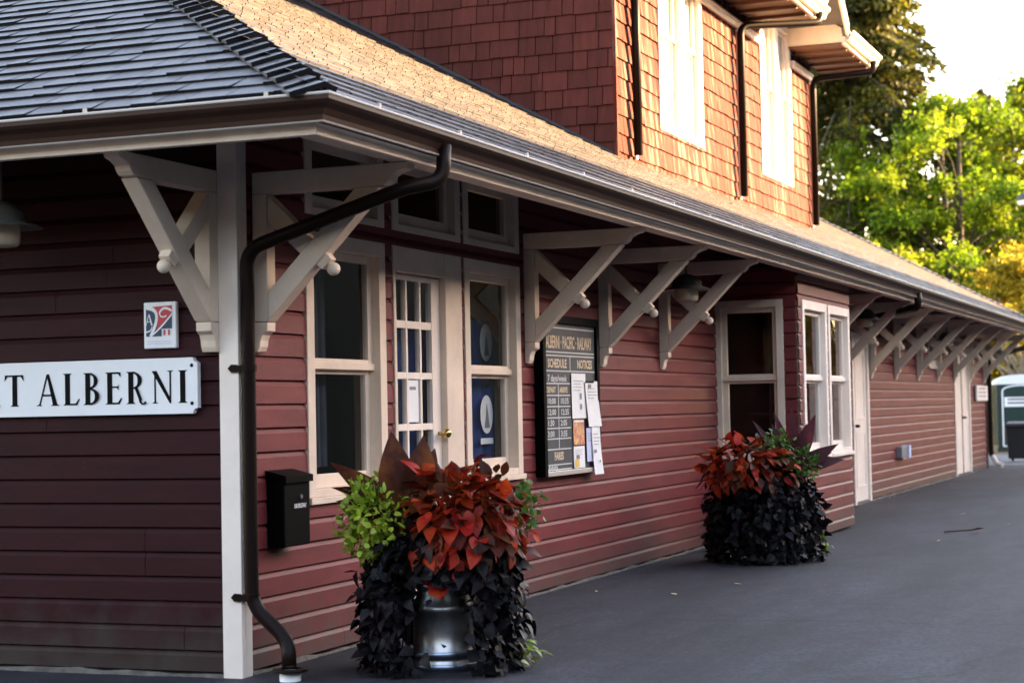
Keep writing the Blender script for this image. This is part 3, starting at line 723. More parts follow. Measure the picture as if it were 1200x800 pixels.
# papers pinned to it
def sheet(u0,u1,z0,z1,r,m,tilt,label,extra=None,curl=.02):
    mb=MB(); n=6; c=(u0+u1)/2; V=[];F=[]
    for j in range(n+1):
        for i in range(4):
            u=u0+(u1-u0)*i/3; z=z0+(z1-z0)*j/n; k=1-j/n
            uu=u+tilt*(z-z1); V.append(WL(uu,r+curl*k*k*(.4+.6*abs(i/3-.3)),z))
    for j in range(n):
        for i in range(3): F.append((j*4+i,j*4+i+1,(j+1)*4+i+1,(j+1)*4+i))
    mb.mesh(V,F,m)
    if m is not FLYRED:
        extra=(extra or [])+[(.12,.12+rnd.uniform(.45,.76),t,t+.012,GREY) for t in [k*.07+.62 for k in range(4)]]
    if extra:
        for (p,q_,s,t,m2) in extra:
            f=lambda u,z:(u0+(u1-u0)*u+tilt*(z0+(z1-z0)*z-z1))
            rr=lambda z:r+.0025+curl*(1-z)**2*1.0
            mb.poly([WL(f(p,s),rr(s),z0+(z1-z0)*s),WL(f(q_,s),rr(s),z0+(z1-z0)*s),WL(f(q_,t),rr(t),z0+(z1-z0)*t),WL(f(p,t),rr(t),z0+(z1-z0)*t)],m2)
    return tag(mb.build('paper_notice'),label,'paper notice','papers pinned to the schedule board')
sheet(4.71,5.02,1.225,1.555,.082,PAPER,0,'white paper pinned at top centre of the schedule board',[(.55,.68,.2,.32,GREY),(.55,.68,.42,.56,GREY)],.004)
sheet(4.98,5.26,1.16,1.50,.092,PAPER,-.13,'crooked white paper hanging at upper right of the schedule board',[(.0,.7,.96,1.0,BLACK),(.2,.45,.85,.93,GREY)],.02)
sheet(4.73,4.97,1.03,1.215,.082,FLYRED,0,'red and yellow flyer pinned at centre of the schedule board',[(.05,.95,.9,.97,PAPER)],.004)
sheet(4.73,4.97,.86,1.02,.082,PAPER,0,'white sheet with small yellow picture at bottom of the schedule board',[(.1,.45,.05,.4,YELLOWP),(.2,.5,.42,.6,GREY)],.004)
sheet(5.0,5.16,.90,1.15,.088,PAPERBLUE,0,'pale blue sheet pinned at lower right of the schedule board',None,.006)
sheet(5.1,5.29,.80,1.16,.096,PAPER,-.02,'long loose white sheet hanging past the bottom edge of the schedule board',[(.1,.4,.45,.52,GREY),(.6,.7,.25,.3,BLACK)],.03)

# ---- far wall sign
S=empty('wall_sign',(.03,27.0,1.3),'small white sign board beside the farthest white door','sign')
mb=MB(); mb.wbox(WL,26.75,28.25,.05,.08,1.29,1.57,SIGNW); mb.build('sign_board',S)
mb=MB()
for z in (1.36,1.43,1.50):
    u=26.95
    while u<27.95:
        w=rnd.uniform(.05,.16); mb.poly([WL(u,.082,z),WL(u+w,.082,z),WL(u+w,.082,z+.03),WL(u,.082,z+.03)],GREY); u+=w+.05
mb.build('lettering',S)
mb=MB(); mb.wbox(WL,26.80,26.86,.02,.05,1.29,1.57,BLACK); mb.build('bracket',S)

# ---- hanging eave lamps
def lamp(loc,label):
    S=empty('hanging_lamp',loc,label,'lamp','hanging lamps under the eaves')
    c=(0,0,0); mb=MB()
    mb.lathe(c,[(.205,0),(.2,.006),(.13,.028),(.125,.03),(.115,.075),(.08,.115),(.03,.13),(.012,.135)],LAMPM); mb.lathe(c,[(.205,0),(.12,.016),(.02,.05)],LAMPM); o=mb.build('shade',S,smooth=True,loc=(0,0,0))
    mb=MB(); mb.lathe(c,[(.085,.02),(.095,0),(.095,-.06),(.09,-.085),(.075,-.092),(.001,-.094)],JAR); mb.build('glass_jar',S,smooth=True,loc=(0,0,0))
    mb=MB(); mb.tube([(0,0,.12),(0,0,.36)],.012,LAMPM); mb.build('stem',S,loc=(0,0,0))
    return S
lamp((-1.03,-.5,2.245),'shaded hanging lamp under the end eave at left edge of photo')
lamp((.42,6.62,2.25),'grey domed lamp hanging between the eave brackets left of the bay window')
lamp((.42,14.3,2.30),'lamp with cream jar hanging just right of the bay window above the white door')
lamp((.42,20.9,2.22),'lamp hanging among the eave brackets over the blank maroon wall')
lamp((.42,26.9,2.16),'farthest lamp hanging near the last eave bracket')

# ---- things seen through the glass
def cloth(u0,u1,z0,z1,x,label,oval=True,m=BLUE):
    S=empty('hanging_cloth',(x,(u0+u1)/2,z0),label,'cloth','blue cloths inside the station')
    mb=MB(); n=10
    P=lambda i,z,d:(x+.02*math.sin(i*1.9)+d,u0+(u1-u0)*i/n,z)
    for i in range(n): mb.hexa([P(i,z0,0),P(i+1,z0,0),P(i+1,z0,.008),P(i,z0,.008),P(i,z1,0),P(i+1,z1,0),P(i+1,z1,.008),P(i,z1,.008)],m)
    mb.build('cloth_panel',S)
    if oval:
        mb=MB(); c=((u0+u1)/2,(z0+z1)/2+.08)
        mb.poly([(x+.045,c[0]+.11*math.cos(t),c[1]+.13*math.sin(t)) for t in [k*math.pi/12 for k in range(24)]],PAPER)
        mb.poly([(x+.047,c[0]-.04,c[1]-.09),(x+.047,c[0]+.05,c[1]-.09),(x+.047,c[0]+.02,c[1]+.02),(x+.047,c[0],c[1]+.08),(x+.047,c[0]-.015,c[1])],GREY)
        mb.poly([(x+.045,c[0]-.11,c[1]-.20),(x+.045,c[0]+.11,c[1]-.20),(x+.045,c[0]+.11,c[1]-.16),(x+.045,c[0]-.11,c[1]-.16)],PAPER); mb.build('emblem',S)
cloth(3.28,3.86,.92,1.46,-.17,'lower blue cloth with white oval emblem behind the right hand window')
cloth(3.50,4.10,1.45,1.92,-.26,'upper blue cloth with white oval emblem behind the right hand window')
cloth(2.0,2.62,.8,1.80,-.16,'plain blue cloth hanging behind the glazed door',False)
S=empty('table_lamp',(-.5,4.17,.72),'small warm lit lamp glowing inside the right hand window','lamp')
mb=MB(); mb.lathe((-.5,4.17,1.68),[(.085,0),(.085,.17),(.01,.171)],WARM); mb.build('lamp_shade',S); mb=MB(); mb.tube([(-.5,4.17,.72),(-.5,4.17,1.69)],.02,BRASS); mb.lathe((-.5,4.17,.72),[(.1,0),(.09,.02),(.02,.04)],BRASS); mb.build('lamp_base',S)
mb=MB(); mb.box(-.75,-.36,3.6,4.7,.0,.72,DARK); tag(mb.build('counter'),'dark counter just inside the right hand station window','counter')
S=empty('table_lamp',(.42,10.4,.9),'round pinkish glow added for a bright reflection in the bay window','lamp')  # glowing shapes stand in for a reflection in the bay glass
mb=MB(); mb.sphere((.36,10.3,1.37),.085,WARM); mb.lathe((.42,10.35,1.44),[(.06,0),(.055,.16),(.01,.161)],WARM); mb.build('lamp_shade',S,smooth=True); mb=MB(); mb.tube([(.42,10.4,.90),(.42,10.4,1.4)],.02,BRASS); mb.build('lamp_base',S)
mb=MB(); mb.box(.15,.7,9.6,11.2,.80,.898,DARK); mb.box(.2,.25,9.7,9.75,0,.80,DARK); mb.box(.2,.25,11.0,11.05,0,.80,DARK); mb.box(.6,.65,9.7,9.75,0,.80,DARK); mb.box(.6,.65,11.0,11.05,0,.80,DARK); tag(mb.build('table'),'dark table standing inside the bay window','table')
mb=MB(); mb.wbox(WL,2.075,2.24,-.026,-.024,1.235,1.49,PAPER); mb.wbox(WL,2.11,2.20,-.0239,-.0235,1.43,1.45,GREY); tag(mb.build('paper_notice'),'white paper notice taped inside one pane of the glazed door','paper notice')

# ================================================================== PLANTERS
def lm(name,col,col2,rough=.45,trans=.35,island=.35,vs=3,spec=.4): return mat(name,col,rough=rough,col2=col2,vscale=vs,island=island,trans=trans,spec=spec)
COLEUS=lm('coleus_leaf',(.25,.011,.007),(.42,.070,.010),spec=.22,island=.65,vs=5)
COLEUSD=lm('coleus_dark_leaf',(.055,.008,.006),(.10,.045,.012),spec=.2,island=.5,vs=6)
VINE=lm('dark_vine_leaf',(.004,.0035,.004),(.010,.007,.009),rough=.45,trans=.03,spec=.12)
LIME=lm('lime_leaf',(.20,.30,.02),(.36,.44,.035))
PARS=lm('green_leaf',(.05,.12,.015),(.12,.22,.03))
CANNA=lm('canna_leaf',(.045,.010,.005),(.15,.045,.008),trans=.45,vs=5,spec=.2)
CANNAP=lm('canna_purple_leaf',(.04,.007,.012),(.09,.016,.02),trans=.4,vs=4,spec=.15)
def leaf(mb,p,d,n,L,w,m,bend=.3,shape=(0,.62,1.0,.75,0),fold=.18):
    d=Vector(d).normalized(); n=Vector(n); n=(n-d*n.dot(d))
    if n.length<1e-3: n=d.orthogonal()
    n.normalize(); s=d.cross(n); k=len(shape)-1
    V=[];F=[]
    for i,ww in enumerate(shape):
        t=i/k; c=Vector(p)+d*L*t-n*bend*L*t*t
        V+= [c+s*ww*w/2+n*fold*ww*w/2, c, c-s*ww*w/2+n*fold*ww*w/2]
    for i in range(k): F+=[(3*i,3*i+1,3*i+4,3*i+3),(3*i+1,3*i+2,3*i+5,3*i+4)]
    mb.mesh(V,F,m)
def rv(s=1): return Vector((rnd.gauss(0,s),rnd.gauss(0,s),rnd.gauss(0,s)))
view=Vector((.41,-.91,0))       # side of the plants towards the yard
right=Vector((.93,.37,0))
def planter(base,label,variant):
    S=empty('planter',base,label,'planter','flower planters along the station wall')
    b=Vector(base)
    mb=MB(); c=tuple(b)
    mb.lathe(c,[(.001,.0),(.15,.0),(.158,.01),(.158,.05),(.15,.06),(.15,.07),(.160,.075),(.160,.11),(.152,.118),(.152,.30),(.160,.305),(.160,.325),(.150,.335),(.132,.38),(.128,.42),(.130,.52),(.145,.56),(.13,.56),(.12,.50)],STEEL,40)
    o=mb.build('milk_can',S,smooth=True)
    for r,z,h in ((.1585,.03,.016),(.1605,.092,.016),(.131,.425,.02)):
        mb=MB(); mb.lathe(c,[(r,z-h),(r+.0045,z-h+.004),(r+.0045,z+h-.004),(r,z+h)],STEELB,40); mb.build('can_band',o,smooth=True)
    # stems
    mb=MB()
    for k in range(26):
        a=rnd.uniform(0,2*math.pi); r=rnd.uniform(.02,.32); top=b+Vector((r*math.cos(a),r*math.sin(a),rnd.uniform(.65,.95)))
        p0=b+Vector((.05*math.cos(a),.05*math.sin(a),.5)); mb.tube([p0,(p0+top)/2+Vector((0,0,.05)),top],[.006,.005,.003],PARS,n=5)
    mb.build('stems',S)
    # trailing dark vine
    mb=MB(); n=0
    while n<(1300 if variant==0 else 2000):
        a=rnd.uniform(0,2*math.pi); z=rnd.uniform(.02,.72)
        rr=(.16+.20*math.sin(min(1,(.78-z)/.5)*math.pi/2)+rnd.uniform(-.05,.05))*(1.18 if variant else 1.02)
        dirv=Vector((math.cos(a),math.sin(a),0))
        sr=dirv.dot(right); sv=dirv.dot(view)
        if variant==0:
            # the can shows through a gap in front
            if sv>.35 and abs(sr-.03)<.42 and z<.48 and rnd.random()<.97: continue
        p=b+dirv*rr+Vector((0,0,z))
        n+=1
        d=Vector((dirv.x*.6,dirv.y*.6,-.6))+rv(.6); nn=dirv+Vector((0,0,.6))+rv(.5)
        L=rnd.uniform(.045,.095); leaf(mb,p,d,nn,L,L*.74,VINE,bend=rnd.uniform(.0,.5),shape=(.2,1,.8,.45,0))
    for k in range(90):
        a=rnd.uniform(0,2*math.pi); dv=Vector((math.cos(a),math.sin(a),0)); sr=dv.dot(right); sv=dv.dot(view)
        if variant==0 and sv>.3 and abs(sr)<.42 and rnd.random()<.92: continue
        R=rnd.uniform(.28,.44 if variant==0 else .5); zt=rnd.uniform(.6,.8); zb=rnd.uniform(.02,.45); sw=Vector((-dv.y,dv.x,0))*rnd.uniform(-.12,.12)
        for j in range(20):
            t=j/19; p=b+dv*(.13+(R-.13)*math.sin(t*1.57))+sw*t+Vector((0,0,zt+.07*math.sin(t*3.1)-(zt-zb)*t**1.6))
            L=rnd.uniform(.04,.10); leaf(mb,p+rv(.012),dv*.5+Vector((0,0,-.5))+rv(.6),dv*.6+Vector((0,0,.7))+rv(.5),L,L*.72,VINE,bend=rnd.uniform(0,.5),shape=(.2,1,.8,.45,0))
    for k in range(40):  # cords of the vine
        a=rnd.uniform(0,2*math.pi); 
        dirv=Vector((math.cos(a),math.sin(a),0))
        if variant==0 and dirv.dot(view)>.35 and abs(dirv.dot(right))<.45: continue
        mb.tube([b+dirv*.1+Vector((0,0,.6)),b+dirv*.26+Vector((0,0,.5)),b+dirv*.36+Vector((0,0,.1))],.004,VINE,n=4)
    mb.build('trailing_vine',S,smooth=True)
    # coleus mound
    mb=MB()
    cc=b+(right*.10+view*.06+Vector((0,0,.73)) if variant==0 else right*-.16+view*.12+Vector((0,0,.78)))
    R3=(.30,.27,.27) if variant==0 else (.34,.26,.22)
    n=0
    while n<(640 if variant==0 else 480):
        v=rv(); v.normalize()
        if v.z<-.55: continue
        q=rnd.uniform(.6,1.02) if rnd.random()<.85 else rnd.uniform(1,1.25)
        p=cc+right*v.dot(right)*R3[0]*q+view*v.dot(view)*R3[1]*q+Vector((0,0,v.z*R3[2]*q)); n+=1
        d=(v*.7+Vector((0,0,-.35))+rv(.35)); nn=v*.6+Vector((0,0,.8))+rv(.3)
        L=rnd.uniform(.05,.135); leaf(mb,p,d,nn,L,L*rnd.uniform(.48,.66),COLEUS if rnd.random()<.72 else COLEUSD,bend=rnd.uniform(.05,.55),shape=(.1,.72,1,.92,.55,0))
    if variant==0:
        for k in range(26):
            p=b+right*rnd.uniform(-.12,.08)+view*rnd.uniform(.24,.34)+Vector((0,0,rnd.uniform(.42,.68)))
            leaf(mb,p,view*.5+Vector((0,0,-.6))+rv(.3),view+Vector((0,0,.5))+rv(.3),rnd.uniform(.07,.11),.06,COLEUS,bend=.25,shape=(.1,.8,1,.62,0))
    mb.build('coleus_foliage',S,smooth=True)
    # lime green clump(s)
    mb=MB()
    spots=[(b-right*.34+view*.08+Vector((0,0,.76)),.17,800,LIME),(b+right*.43+view*.0+Vector((0,0,.80)),.10,110,PARS)] if variant==0 else [(b+right*.10+view*.12+Vector((0,0,.92)),.14,260,PARS),(b+right*.30+view*.16+Vector((0,0,.80)),.12,160,PARS),(b+right*.46+view*.1+Vector((0,0,.16)),.06,30,LIME)]
    for c0,r0,cnt,m in spots:
        for k in range(cnt):
            v=rv(); v.normalize(); v.z*=1.15
            p=c0+v*r0*rnd.uniform(.4,1.1)
            leaf(mb,p,v+Vector((0,0,.2))+rv(.5),v+Vector((0,0,.8))+rv(.4),rnd.uniform(.025,.05),rnd.uniform(.016,.032),m,bend=.3,shape=(.2,.9,1,.8,.2))
    if variant==0:
        for k in range(14):
            p=b+right*rnd.uniform(.36,.5)+view*rnd.uniform(.1,.2)+Vector((0,0,rnd.uniform(.05,.16)))
            leaf(mb,p,right+rv(.5),Vector((0,0,1))+rv(.3),.06,.035,LIME)
    mb.build('green_foliage',S,smooth=True)
    # canna
    mb=MB()
    Cm=CANNA if variant==0 else CANNAP
    base_=b+(right*-.16+view*.06+Vector((0,0,.76)) if variant==0 else right*.22+Vector((0,0,.70)))
    if variant==0:
        spec=[(-.03,.10,.92,.40,.19),(.10,.06,.90,.36,.17),(-.55,.1,.62,.44,.13),(-.75,.1,.55,.36,.11),(.62,.05,.66,.40,.13),(.30,-.2,.85,.34,.14),(-.25,-.3,.9,.36,.15),(-.75,.2,.15,.30,.11),(-.6,.2,.35,.30,.10),(.85,.0,.35,.32,.11)]
    else:
        spec=[(.05,.1,.98,.48,.11),(-.16,.0,.98,.50,.10),(.35,.1,.85,.48,.13),(.62,.15,.6,.44,.14),(-.40,.0,.9,.48,.09),(.75,.1,.3,.40,.13),(.5,.3,.45,.36,.14),(.2,.2,.9,.42,.13),(-.2,.1,.85,.34,.10)]
    for (sr,sv,sz,L,w) in spec:
        d=right*sr+view*sv+Vector((0,0,sz)); nn=view*.75+Vector((0,0,.35))-right*sr*.2+rv(.12)
        leaf(mb,base_+rv(.025),d,nn,L*1.12,w,Cm,bend=.22 if sz>.7 else .42,shape=(.12,.55,.88,1,.95,.72,.38,0),fold=.22)
    mb.build('canna_leaves',S,smooth=True)
    return S
planter((.88,.50,0),'large flower planter in a milk can near the mailbox, with red coleus and lime foliage',0)
planter((.93,7.02,0),'dark trailing flower planter standing in front of the bay window',1)

# ---- drain stub and ground litter
S=empty('drain_pipe',(.31,-.06,0),'white plastic drain stub with dark rim below the corner downpipe','drain pipe')
mb=MB(); mb.lathe((.31,-.06,0),[(.052,-.05),(.052,.055),(.046,.055),(.046,-.05)],SIGNW); mb.build('stub',S,smooth=True)
mb=MB(); mb.lathe((.31,-.06,0),[(.052,.05),(.085,.052),(.088,.058),(.086,.064),(.05,.066),(.045,.06)],PIPE); mb.build('rim',S,smooth=True)
LEAFD=mat('dry_leaf',(.10,.035,.02),rough=.7,trans=.2); LEAFY=mat('pale_leaf',(.5,.42,.25),rough=.7)
mb=MB(); leaf(mb,(2.12,10.5,.03),(1,.25,.05),(0,.3,1),.14,.10,LEAFD,bend=-.1,shape=(.1,.7,1,.5,0)); mb.tube([(2.14,10.5,.035),(1.86,10.53,.012)],.008,LEAFD,n=5); tag(mb.build('fallen_leaf'),'single dark red leaf with long stalk lying alone on the asphalt','leaf')
for i,(x,y,m,l) in enumerate(((1.6,13.5,LEAFY,'pale dry leaf on the asphalt near the first white door'),(1.0,4.2,LEAFY,'pale scrap lying on the asphalt below the schedule board'),(1.25,5.0,LEAFY,'small pale scrap on asphalt between the two planters'),(1.35,9.8,LEAFD,'small dark leaf on the asphalt beside the far planter'))):
    mb=MB(); leaf(mb,(x,y,.012),rv()*Vector((1,1,.0)),(0,0,1),.06,.04,m,bend=-.1); tag(mb.build('fallen_leaf'),l,'leaf','leaves scattered on the asphalt')

for k in range(16):
    y=rnd.uniform(2.5,27); x=rnd.choice([rnd.uniform(.06,.4),rnd.uniform(.3,2.6)])
    if 8.7<y<11.6: x+=.85
    mb=MB(); leaf(mb,(x,y,.012),rv()*Vector((1,1,0)),(0,0,1),rnd.uniform(.035,.06),rnd.uniform(.02,.035),rnd.choice([LEAFD,LEAFY,LEAFY]),bend=-.15); tag(mb.build('fallen_leaf'),'tiny dry leaf lying on the asphalt along the maroon station wall','leaf','tiny dry leaves along the station wall')

# ---- portable toilet, bin, lamp post
S=empty('portable_toilet',(-.68,40.2,0),'dark green portable toilet with white domed roof behind the station','portable toilet')
mb=MB(); Lb=lambda x,y,z:(-.68+ (x*math.cos(.22)-y*math.sin(.22)), 40.2+(x*math.sin(.22)+y*math.cos(.22)), z)
def lbox(m_,x0,x1,y0,y1,z0,z1,m): m_.hexa([Lb(*p) for p in ((x0,y0,z0),(x1,y0,z0),(x1,y1,z0),(x0,y1,z0),(x0,y0,z1),(x1,y0,z1),(x1,y1,z1),(x0,y1,z1))],m)
w=.58
lbox(mb,-w,w,-w,w,.1,1.68,GREEN)
for k in range(4): lbox(mb,-w-.015,-w,-w+.12+k*.26,-w+.2+k*.26,.15,1.62,GREEN)
mb.build('body',S,bevel=.01)
mb=MB(); lbox(mb,-w-.02,w+.02,-w-.02,w+.02,.0,.1,BINM); mb.build('skid',S)
mb=MB(); n=10
pr=[( (w+.05)*math.cos(math.pi*k/n), 1.68+.24*math.sin(math.pi*k/n)) for k in range(n+1)]
mb.prism([Lb(x,-w-.04,z) for x,z in pr],[Lb(x,w+.04,z) for x,z in pr],GREYW); mb.build('roof',S)
mb=MB(); hw=w-.13
pr=[(-hw,.14),(hw,.14),(hw,1.52)]+[(hw*math.cos(math.pi*k/8)*1.0,1.52+.13*math.sin(math.pi*k/8)) for k in range(1,8)]+[(-hw,1.52)]
mb.prism([Lb(x,-w-.03,z) for x,z in pr],[Lb(x,-w-.001,z) for x,z in pr],GREEN); d=mb.build('door',S)
mb=MB(); 
for (a,b),(c,e) in zip(pr,pr[1:]+pr[:1]): mb.tube([Lb(a,-w-.03,b),Lb(c,-w-.03,e)],.02,GREYW,n=6)
mb.build('door_frame',S)
mb=MB(); lbox(mb,-hw+.04,hw-.06,-w-.045,-w-.031,1.12,1.36,SIGNW); 
for z in (1.28,1.19): lbox(mb,-hw+.12,hw-.14,-w-.047,-w-.0455,z,z+.05,GREY)
mb.build('door_sign',S)
mb=MB(); lbox(mb,.1,.24,-w-.05,-w-.031,.92,1.0,GREYW); mb.build('door_latch',S)

S=empty('rubbish_bin',(.2,32.2,0),'black rubbish bin standing in front of the portable toilet','bin')
mb=MB(); mb.hexa([(-.01,32.0,.06),(.42,32.0,.06),(.42,32.5,.06),(-.01,32.5,.06),(-.05,31.95,.72),(.46,31.95,.72),(.46,32.55,.72),(-.05,32.55,.72)],BINM); mb.build('bin_body',S,bevel=.02)
mb=MB(); mb.hexa([(-.08,31.92,.722),(.49,31.92,.722),(.49,32.58,.722),(-.08,32.58,.722),(-.05,31.95,.80),(.46,31.95,.80),(.46,32.55,.84),(-.05,32.55,.84)],BINM); mb.build('lid',S,bevel=.02)
for x in (.0,.38):
    mb=MB(); mb.tube([(x,32.5,.08),(x+.05,32.5,.08)],.08,BINM,n=14); mb.build('wheel',S)

S=empty('lamp_post',(-.80,46,0),'rust red lamp post with dark domed cap at right edge of photo','lamp post')
mb=MB(); mb.tube([(-.80,46,0),(-.80,46,6.9)],.14,RUST,n=12); mb.build('post',S)
mb=MB(); mb.lathe((-.80,46,6.9),[(.42,.0),(.42,.05),(.36,.16),(.2,.24),(.01,.27)],BINM); mb.build('lamp_cap',S)
mb=MB(); mb.lathe((-.80,46,6.9),[(.40,-.005),(.36,-.12),(.1,-.14),(.01,-.14)],SIGNW); mb.build('lamp_bowl',S)

# ================================================================== TREES
rng=np.random.default_rng(11)
def leaves_mesh(name,P,size,m,parent,elong=1.0,dirs=None,flat=.0):
    n=len(P); 
    a=rng.normal(size=(n,3)) if dirs is None else dirs+rng.normal(size=(n,3))*.5
    a/=np.linalg.norm(a,axis=1)[:,None]
    b=rng.normal(size=(n,3)); b-= (b*a).sum(1)[:,None]*a; b/=np.linalg.norm(b,axis=1)[:,None]
    s=size*rng.uniform(.6,1.35,(n,1))
    A=a*s*elong; B=b*s*.55
    V=np.concatenate([P-A,P-A*.1+B,P+A,P-A*.1-B],axis=1).reshape(-1,3)
    me=bpy.data.meshes.new(name); me.vertices.add(4*n); me.vertices.foreach_set('co',V.ravel().astype(np.float32))
    me.loops.add(4*n); me.loops.foreach_set('vertex_index',np.arange(4*n,dtype=np.int32))
    me.polygons.add(n); me.polygons.foreach_set('loop_start',np.arange(0,4*n,4,dtype=np.int32)); me.polygons.foreach_set('loop_total',np.full(n,4,dtype=np.int32))
    me.materials.append(m); me.update(calc_edges=True)
    o=bpy.data.objects.new(name,me); COL.objects.link(o); o.parent=parent; o.matrix_parent_inverse=Matrix.Translation(-Vector(parent.location))
    return o
def tm(name,c1,c2,trans=.45): return mat(name,c1,rough=.55,col2=c2,vscale=.5,island=.6,trans=trans,spec=.2)
BARK=mat('bark',(.055,.042,.034),rough=.9,var=.4,vscale=3,stretch=(3,3,.6),bump=.6,bscale=6)
BARKL=mat('bark_pale',(.20,.16,.11),rough=.9,var=.3,vscale=3)
T_DARK=tm('conifer_needles',(.024,.032,.008),(.12,.12,.012),.4)
T_GREEN=tm('spring_green_leaves',(.10,.18,.008),(.22,.29,.012),.55)
T_YEL=tm('yellow_green_leaves',(.16,.23,.012),(.30,.32,.016),.5)
T_GOLD=tm('golden_leaves',(.25,.22,.018),(.38,.29,.022),.5)
T_MID=tm('mid_green_leaves',(.055,.085,.010),(.11,.14,.014),.45)
def broadleaf(base,h,crown_r,crown_z,m,label,nclump=60,per=420,size=.13,trunk_r=.2,bark=BARK,stems=1,spread=1.0,low=.25):
    S=empty('broadleaf_tree',base,label,'tree','trees behind the station')
    b=Vector(base); tb=MB(); cl=[]
    for s in range(stems):
        off=Vector((rnd.uniform(-.4,.4),rnd.uniform(-.4,.4),0))*(stems>1)
        lean=Vector((rnd.uniform(-.06,.06),rnd.uniform(-.06,.06),1))
        pts=[b+off+lean*h*t+Vector((math.sin(t*5+s)*.1,math.cos(t*4)*.1,0)) for t in (0,.2,.4,.6,.8,.92)]
        tb.tube(pts,[trunk_r*(1-.9*t)+.015 for t in (0,.2,.4,.6,.8,.92)],bark,n=8)
        for k in range(nclump//stems):
            t=rnd.uniform(low,.98); a=rnd.uniform(0,2*math.pi)
            rel=(t-low)/(1-low); rad=crown_r*math.sin(min(1,max(.06,rel*.86+.14))*math.pi)**.65*rnd.uniform(.35,1.05)
            p0=b+off+lean*h*t*.9
            e=p0+Vector((math.cos(a)*rad*spread,math.sin(a)*rad*spread,rad*rnd.uniform(.05,.45)))
            mid=(p0+e)/2+Vector((0,0,-.05*rad)); r0=max(.012,trunk_r*.28*(1-t))
            tb.tube([p0-Vector((0,0,rad*.3)),mid,e],[r0+.012,r0*.6+.008,.008],bark,n=5)
            cl.append((np.array(e),rnd.uniform(.3,.95)*crown_r*.30)); 
            if rnd.random()<.7: cl.append((np.array(mid)+rng.normal(size=3)*.2,rnd.uniform(.4,.9)*crown_r*.22))
    tb.build('trunk',S)
    P=[]; D=[]
    for c,r in cl:
        for q in range(int(7+4*rnd.random())):
            d=rng.normal(size=3); d[2]=abs(d[2])*.5+.1; d+= (c-np.array(b+Vector((0,0,h*.5))))*np.array([.12,.12,.03]); d/=np.linalg.norm(d)
            Lt=r*rnd.uniform(.7,1.7); n=int(per*.13*rnd.uniform(.5,1.3)); t=rng.uniform(.05,1,n)**.8
            pts=c+d*(Lt*t)[:,None]; pts[:,2]-=(t**2)*Lt*rnd.uniform(.15,.5)
            pts+=rng.normal(size=(n,3))*(.05+.11*np.sin(t*3.0))[:,None]; P.append(pts); D.append(np.tile(d*.6+np.array([0,0,-.35]),(n,1)))
    for c,r in []:
        n=int(per*1.7*rnd.uniform(.4,1.3)); q=rng.normal(size=(n,3)); q/=np.linalg.norm(q,axis=1)[:,None]
        q*= (rng.uniform(.15,1,(n,1))**.6)*np.array([r,r,r*.5]); P.append(c+q)
    leaves_mesh('crown',np.concatenate(P),size*.70,m,S,dirs=np.concatenate(D),elong=1.1)
    return S
def conifer(base,h,r,label,m=T_DARK,z0=.18,nb=120,trunk_r=.35,per=150):
    S=empty('conifer_tree',base,label,'tree','trees behind the station')
    b=Vector(base); tb=MB()
    tb.tube([b+Vector((.06*math.sin(t*4),0,h*t)) for t in (0,.25,.5,.75,1)],[trunk_r*(1-.93*t) for t in (0,.25,.5,.75,1)],BARK,n=10)
    P=[];D=[]
    for k in range(nb):
        t=z0+(1-z0)*(k/nb)**.9; a=k*2.399+rnd.uniform(-.4,.4); rr=r*(1-t)**.75*rnd.uniform(.55,1.12)+.25
        p0=b+Vector((0,0,h*t)); d=Vector((math.cos(a),math.sin(a),0))
        e=p0+d*rr+Vector((0,0,-rr*rnd.uniform(.12,.38))); mid=p0+d*rr*.5+Vector((0,0,rr*.04))
        tb.tube([p0,mid,e],[.05*(1-t)+.015,.03*(1-t)+.012,.008],BARK,n=5)
        n=int((per*rr/1.7)*(.27 if t<.46 else 1.0))+14; s=rng.uniform(.18,1.05,n)
        c=(1-s)[:,None]**2*np.array(p0)+2*(s*(1-s))[:,None]*np.array(mid)+(s**2)[:,None]*np.array(e)
        lat=np.array((-d.y,d.x,0)); sp=rng.normal(size=n)*rr*.16*(1.15-s*.6)
        c=c+lat*sp[:,None]; c[:,2]-=np.abs(rng.normal(size=n))*.22+abs(sp)*.25
        P.append(c); D.append(np.tile(np.array((d.x*.6,d.y*.6,-.5)),(n,1))+lat*np.sign(sp)[:,None]*.5)
    tb.build('trunk',S)
    leaves_mesh('crown',np.concatenate(P),.105,m,S,elong=1.5,dirs=np.concatenate(D))
    return S
conifer((-8.1,58,0),25,6.0,'tall dark conifer with bare trunk behind the upper storey',nb=210,per=230,z0=.24)
conifer((-13.2,66,0),24,5.2,'second dark conifer half hidden by the upper storey',nb=130,per=170,z0=.2)
conifer((-4.5,66,0),13.5,4.2,'shorter dark conifer between the tall trunk and the bright green tree',nb=110,per=200,z0=.12)
broadleaf((-4.4,56,0),12.6,3.9,.6,T_GREEN,'bright green broadleaf tree at the centre of the tree line',90,400,.125,stems=2)
broadleaf((-2.2,63,0),14.6,5.2,.6,T_YEL,'tall yellow green tree at the right edge of the tree line',90,420,.13,stems=2,trunk_r=.22)
broadleaf((-1.4,49.5,0),6.2,2.5,.5,T_GOLD,'low golden tree behind the portable toilet',55,420,.10,stems=3,trunk_r=.1,bark=BARKL,low=.12)
broadleaf((-6.6,50,0),6.6,2.7,.5,T_YEL,'yellowish bushy tree just above the station roof end',60,420,.11,stems=3,trunk_r=.1,low=.12)
broadleaf((-9.6,53,0),8.2,3.0,.5,T_YEL,'yellow leaved tree beside the upper storey corner',60,400,.12,stems=2,trunk_r=.12,low=.12)
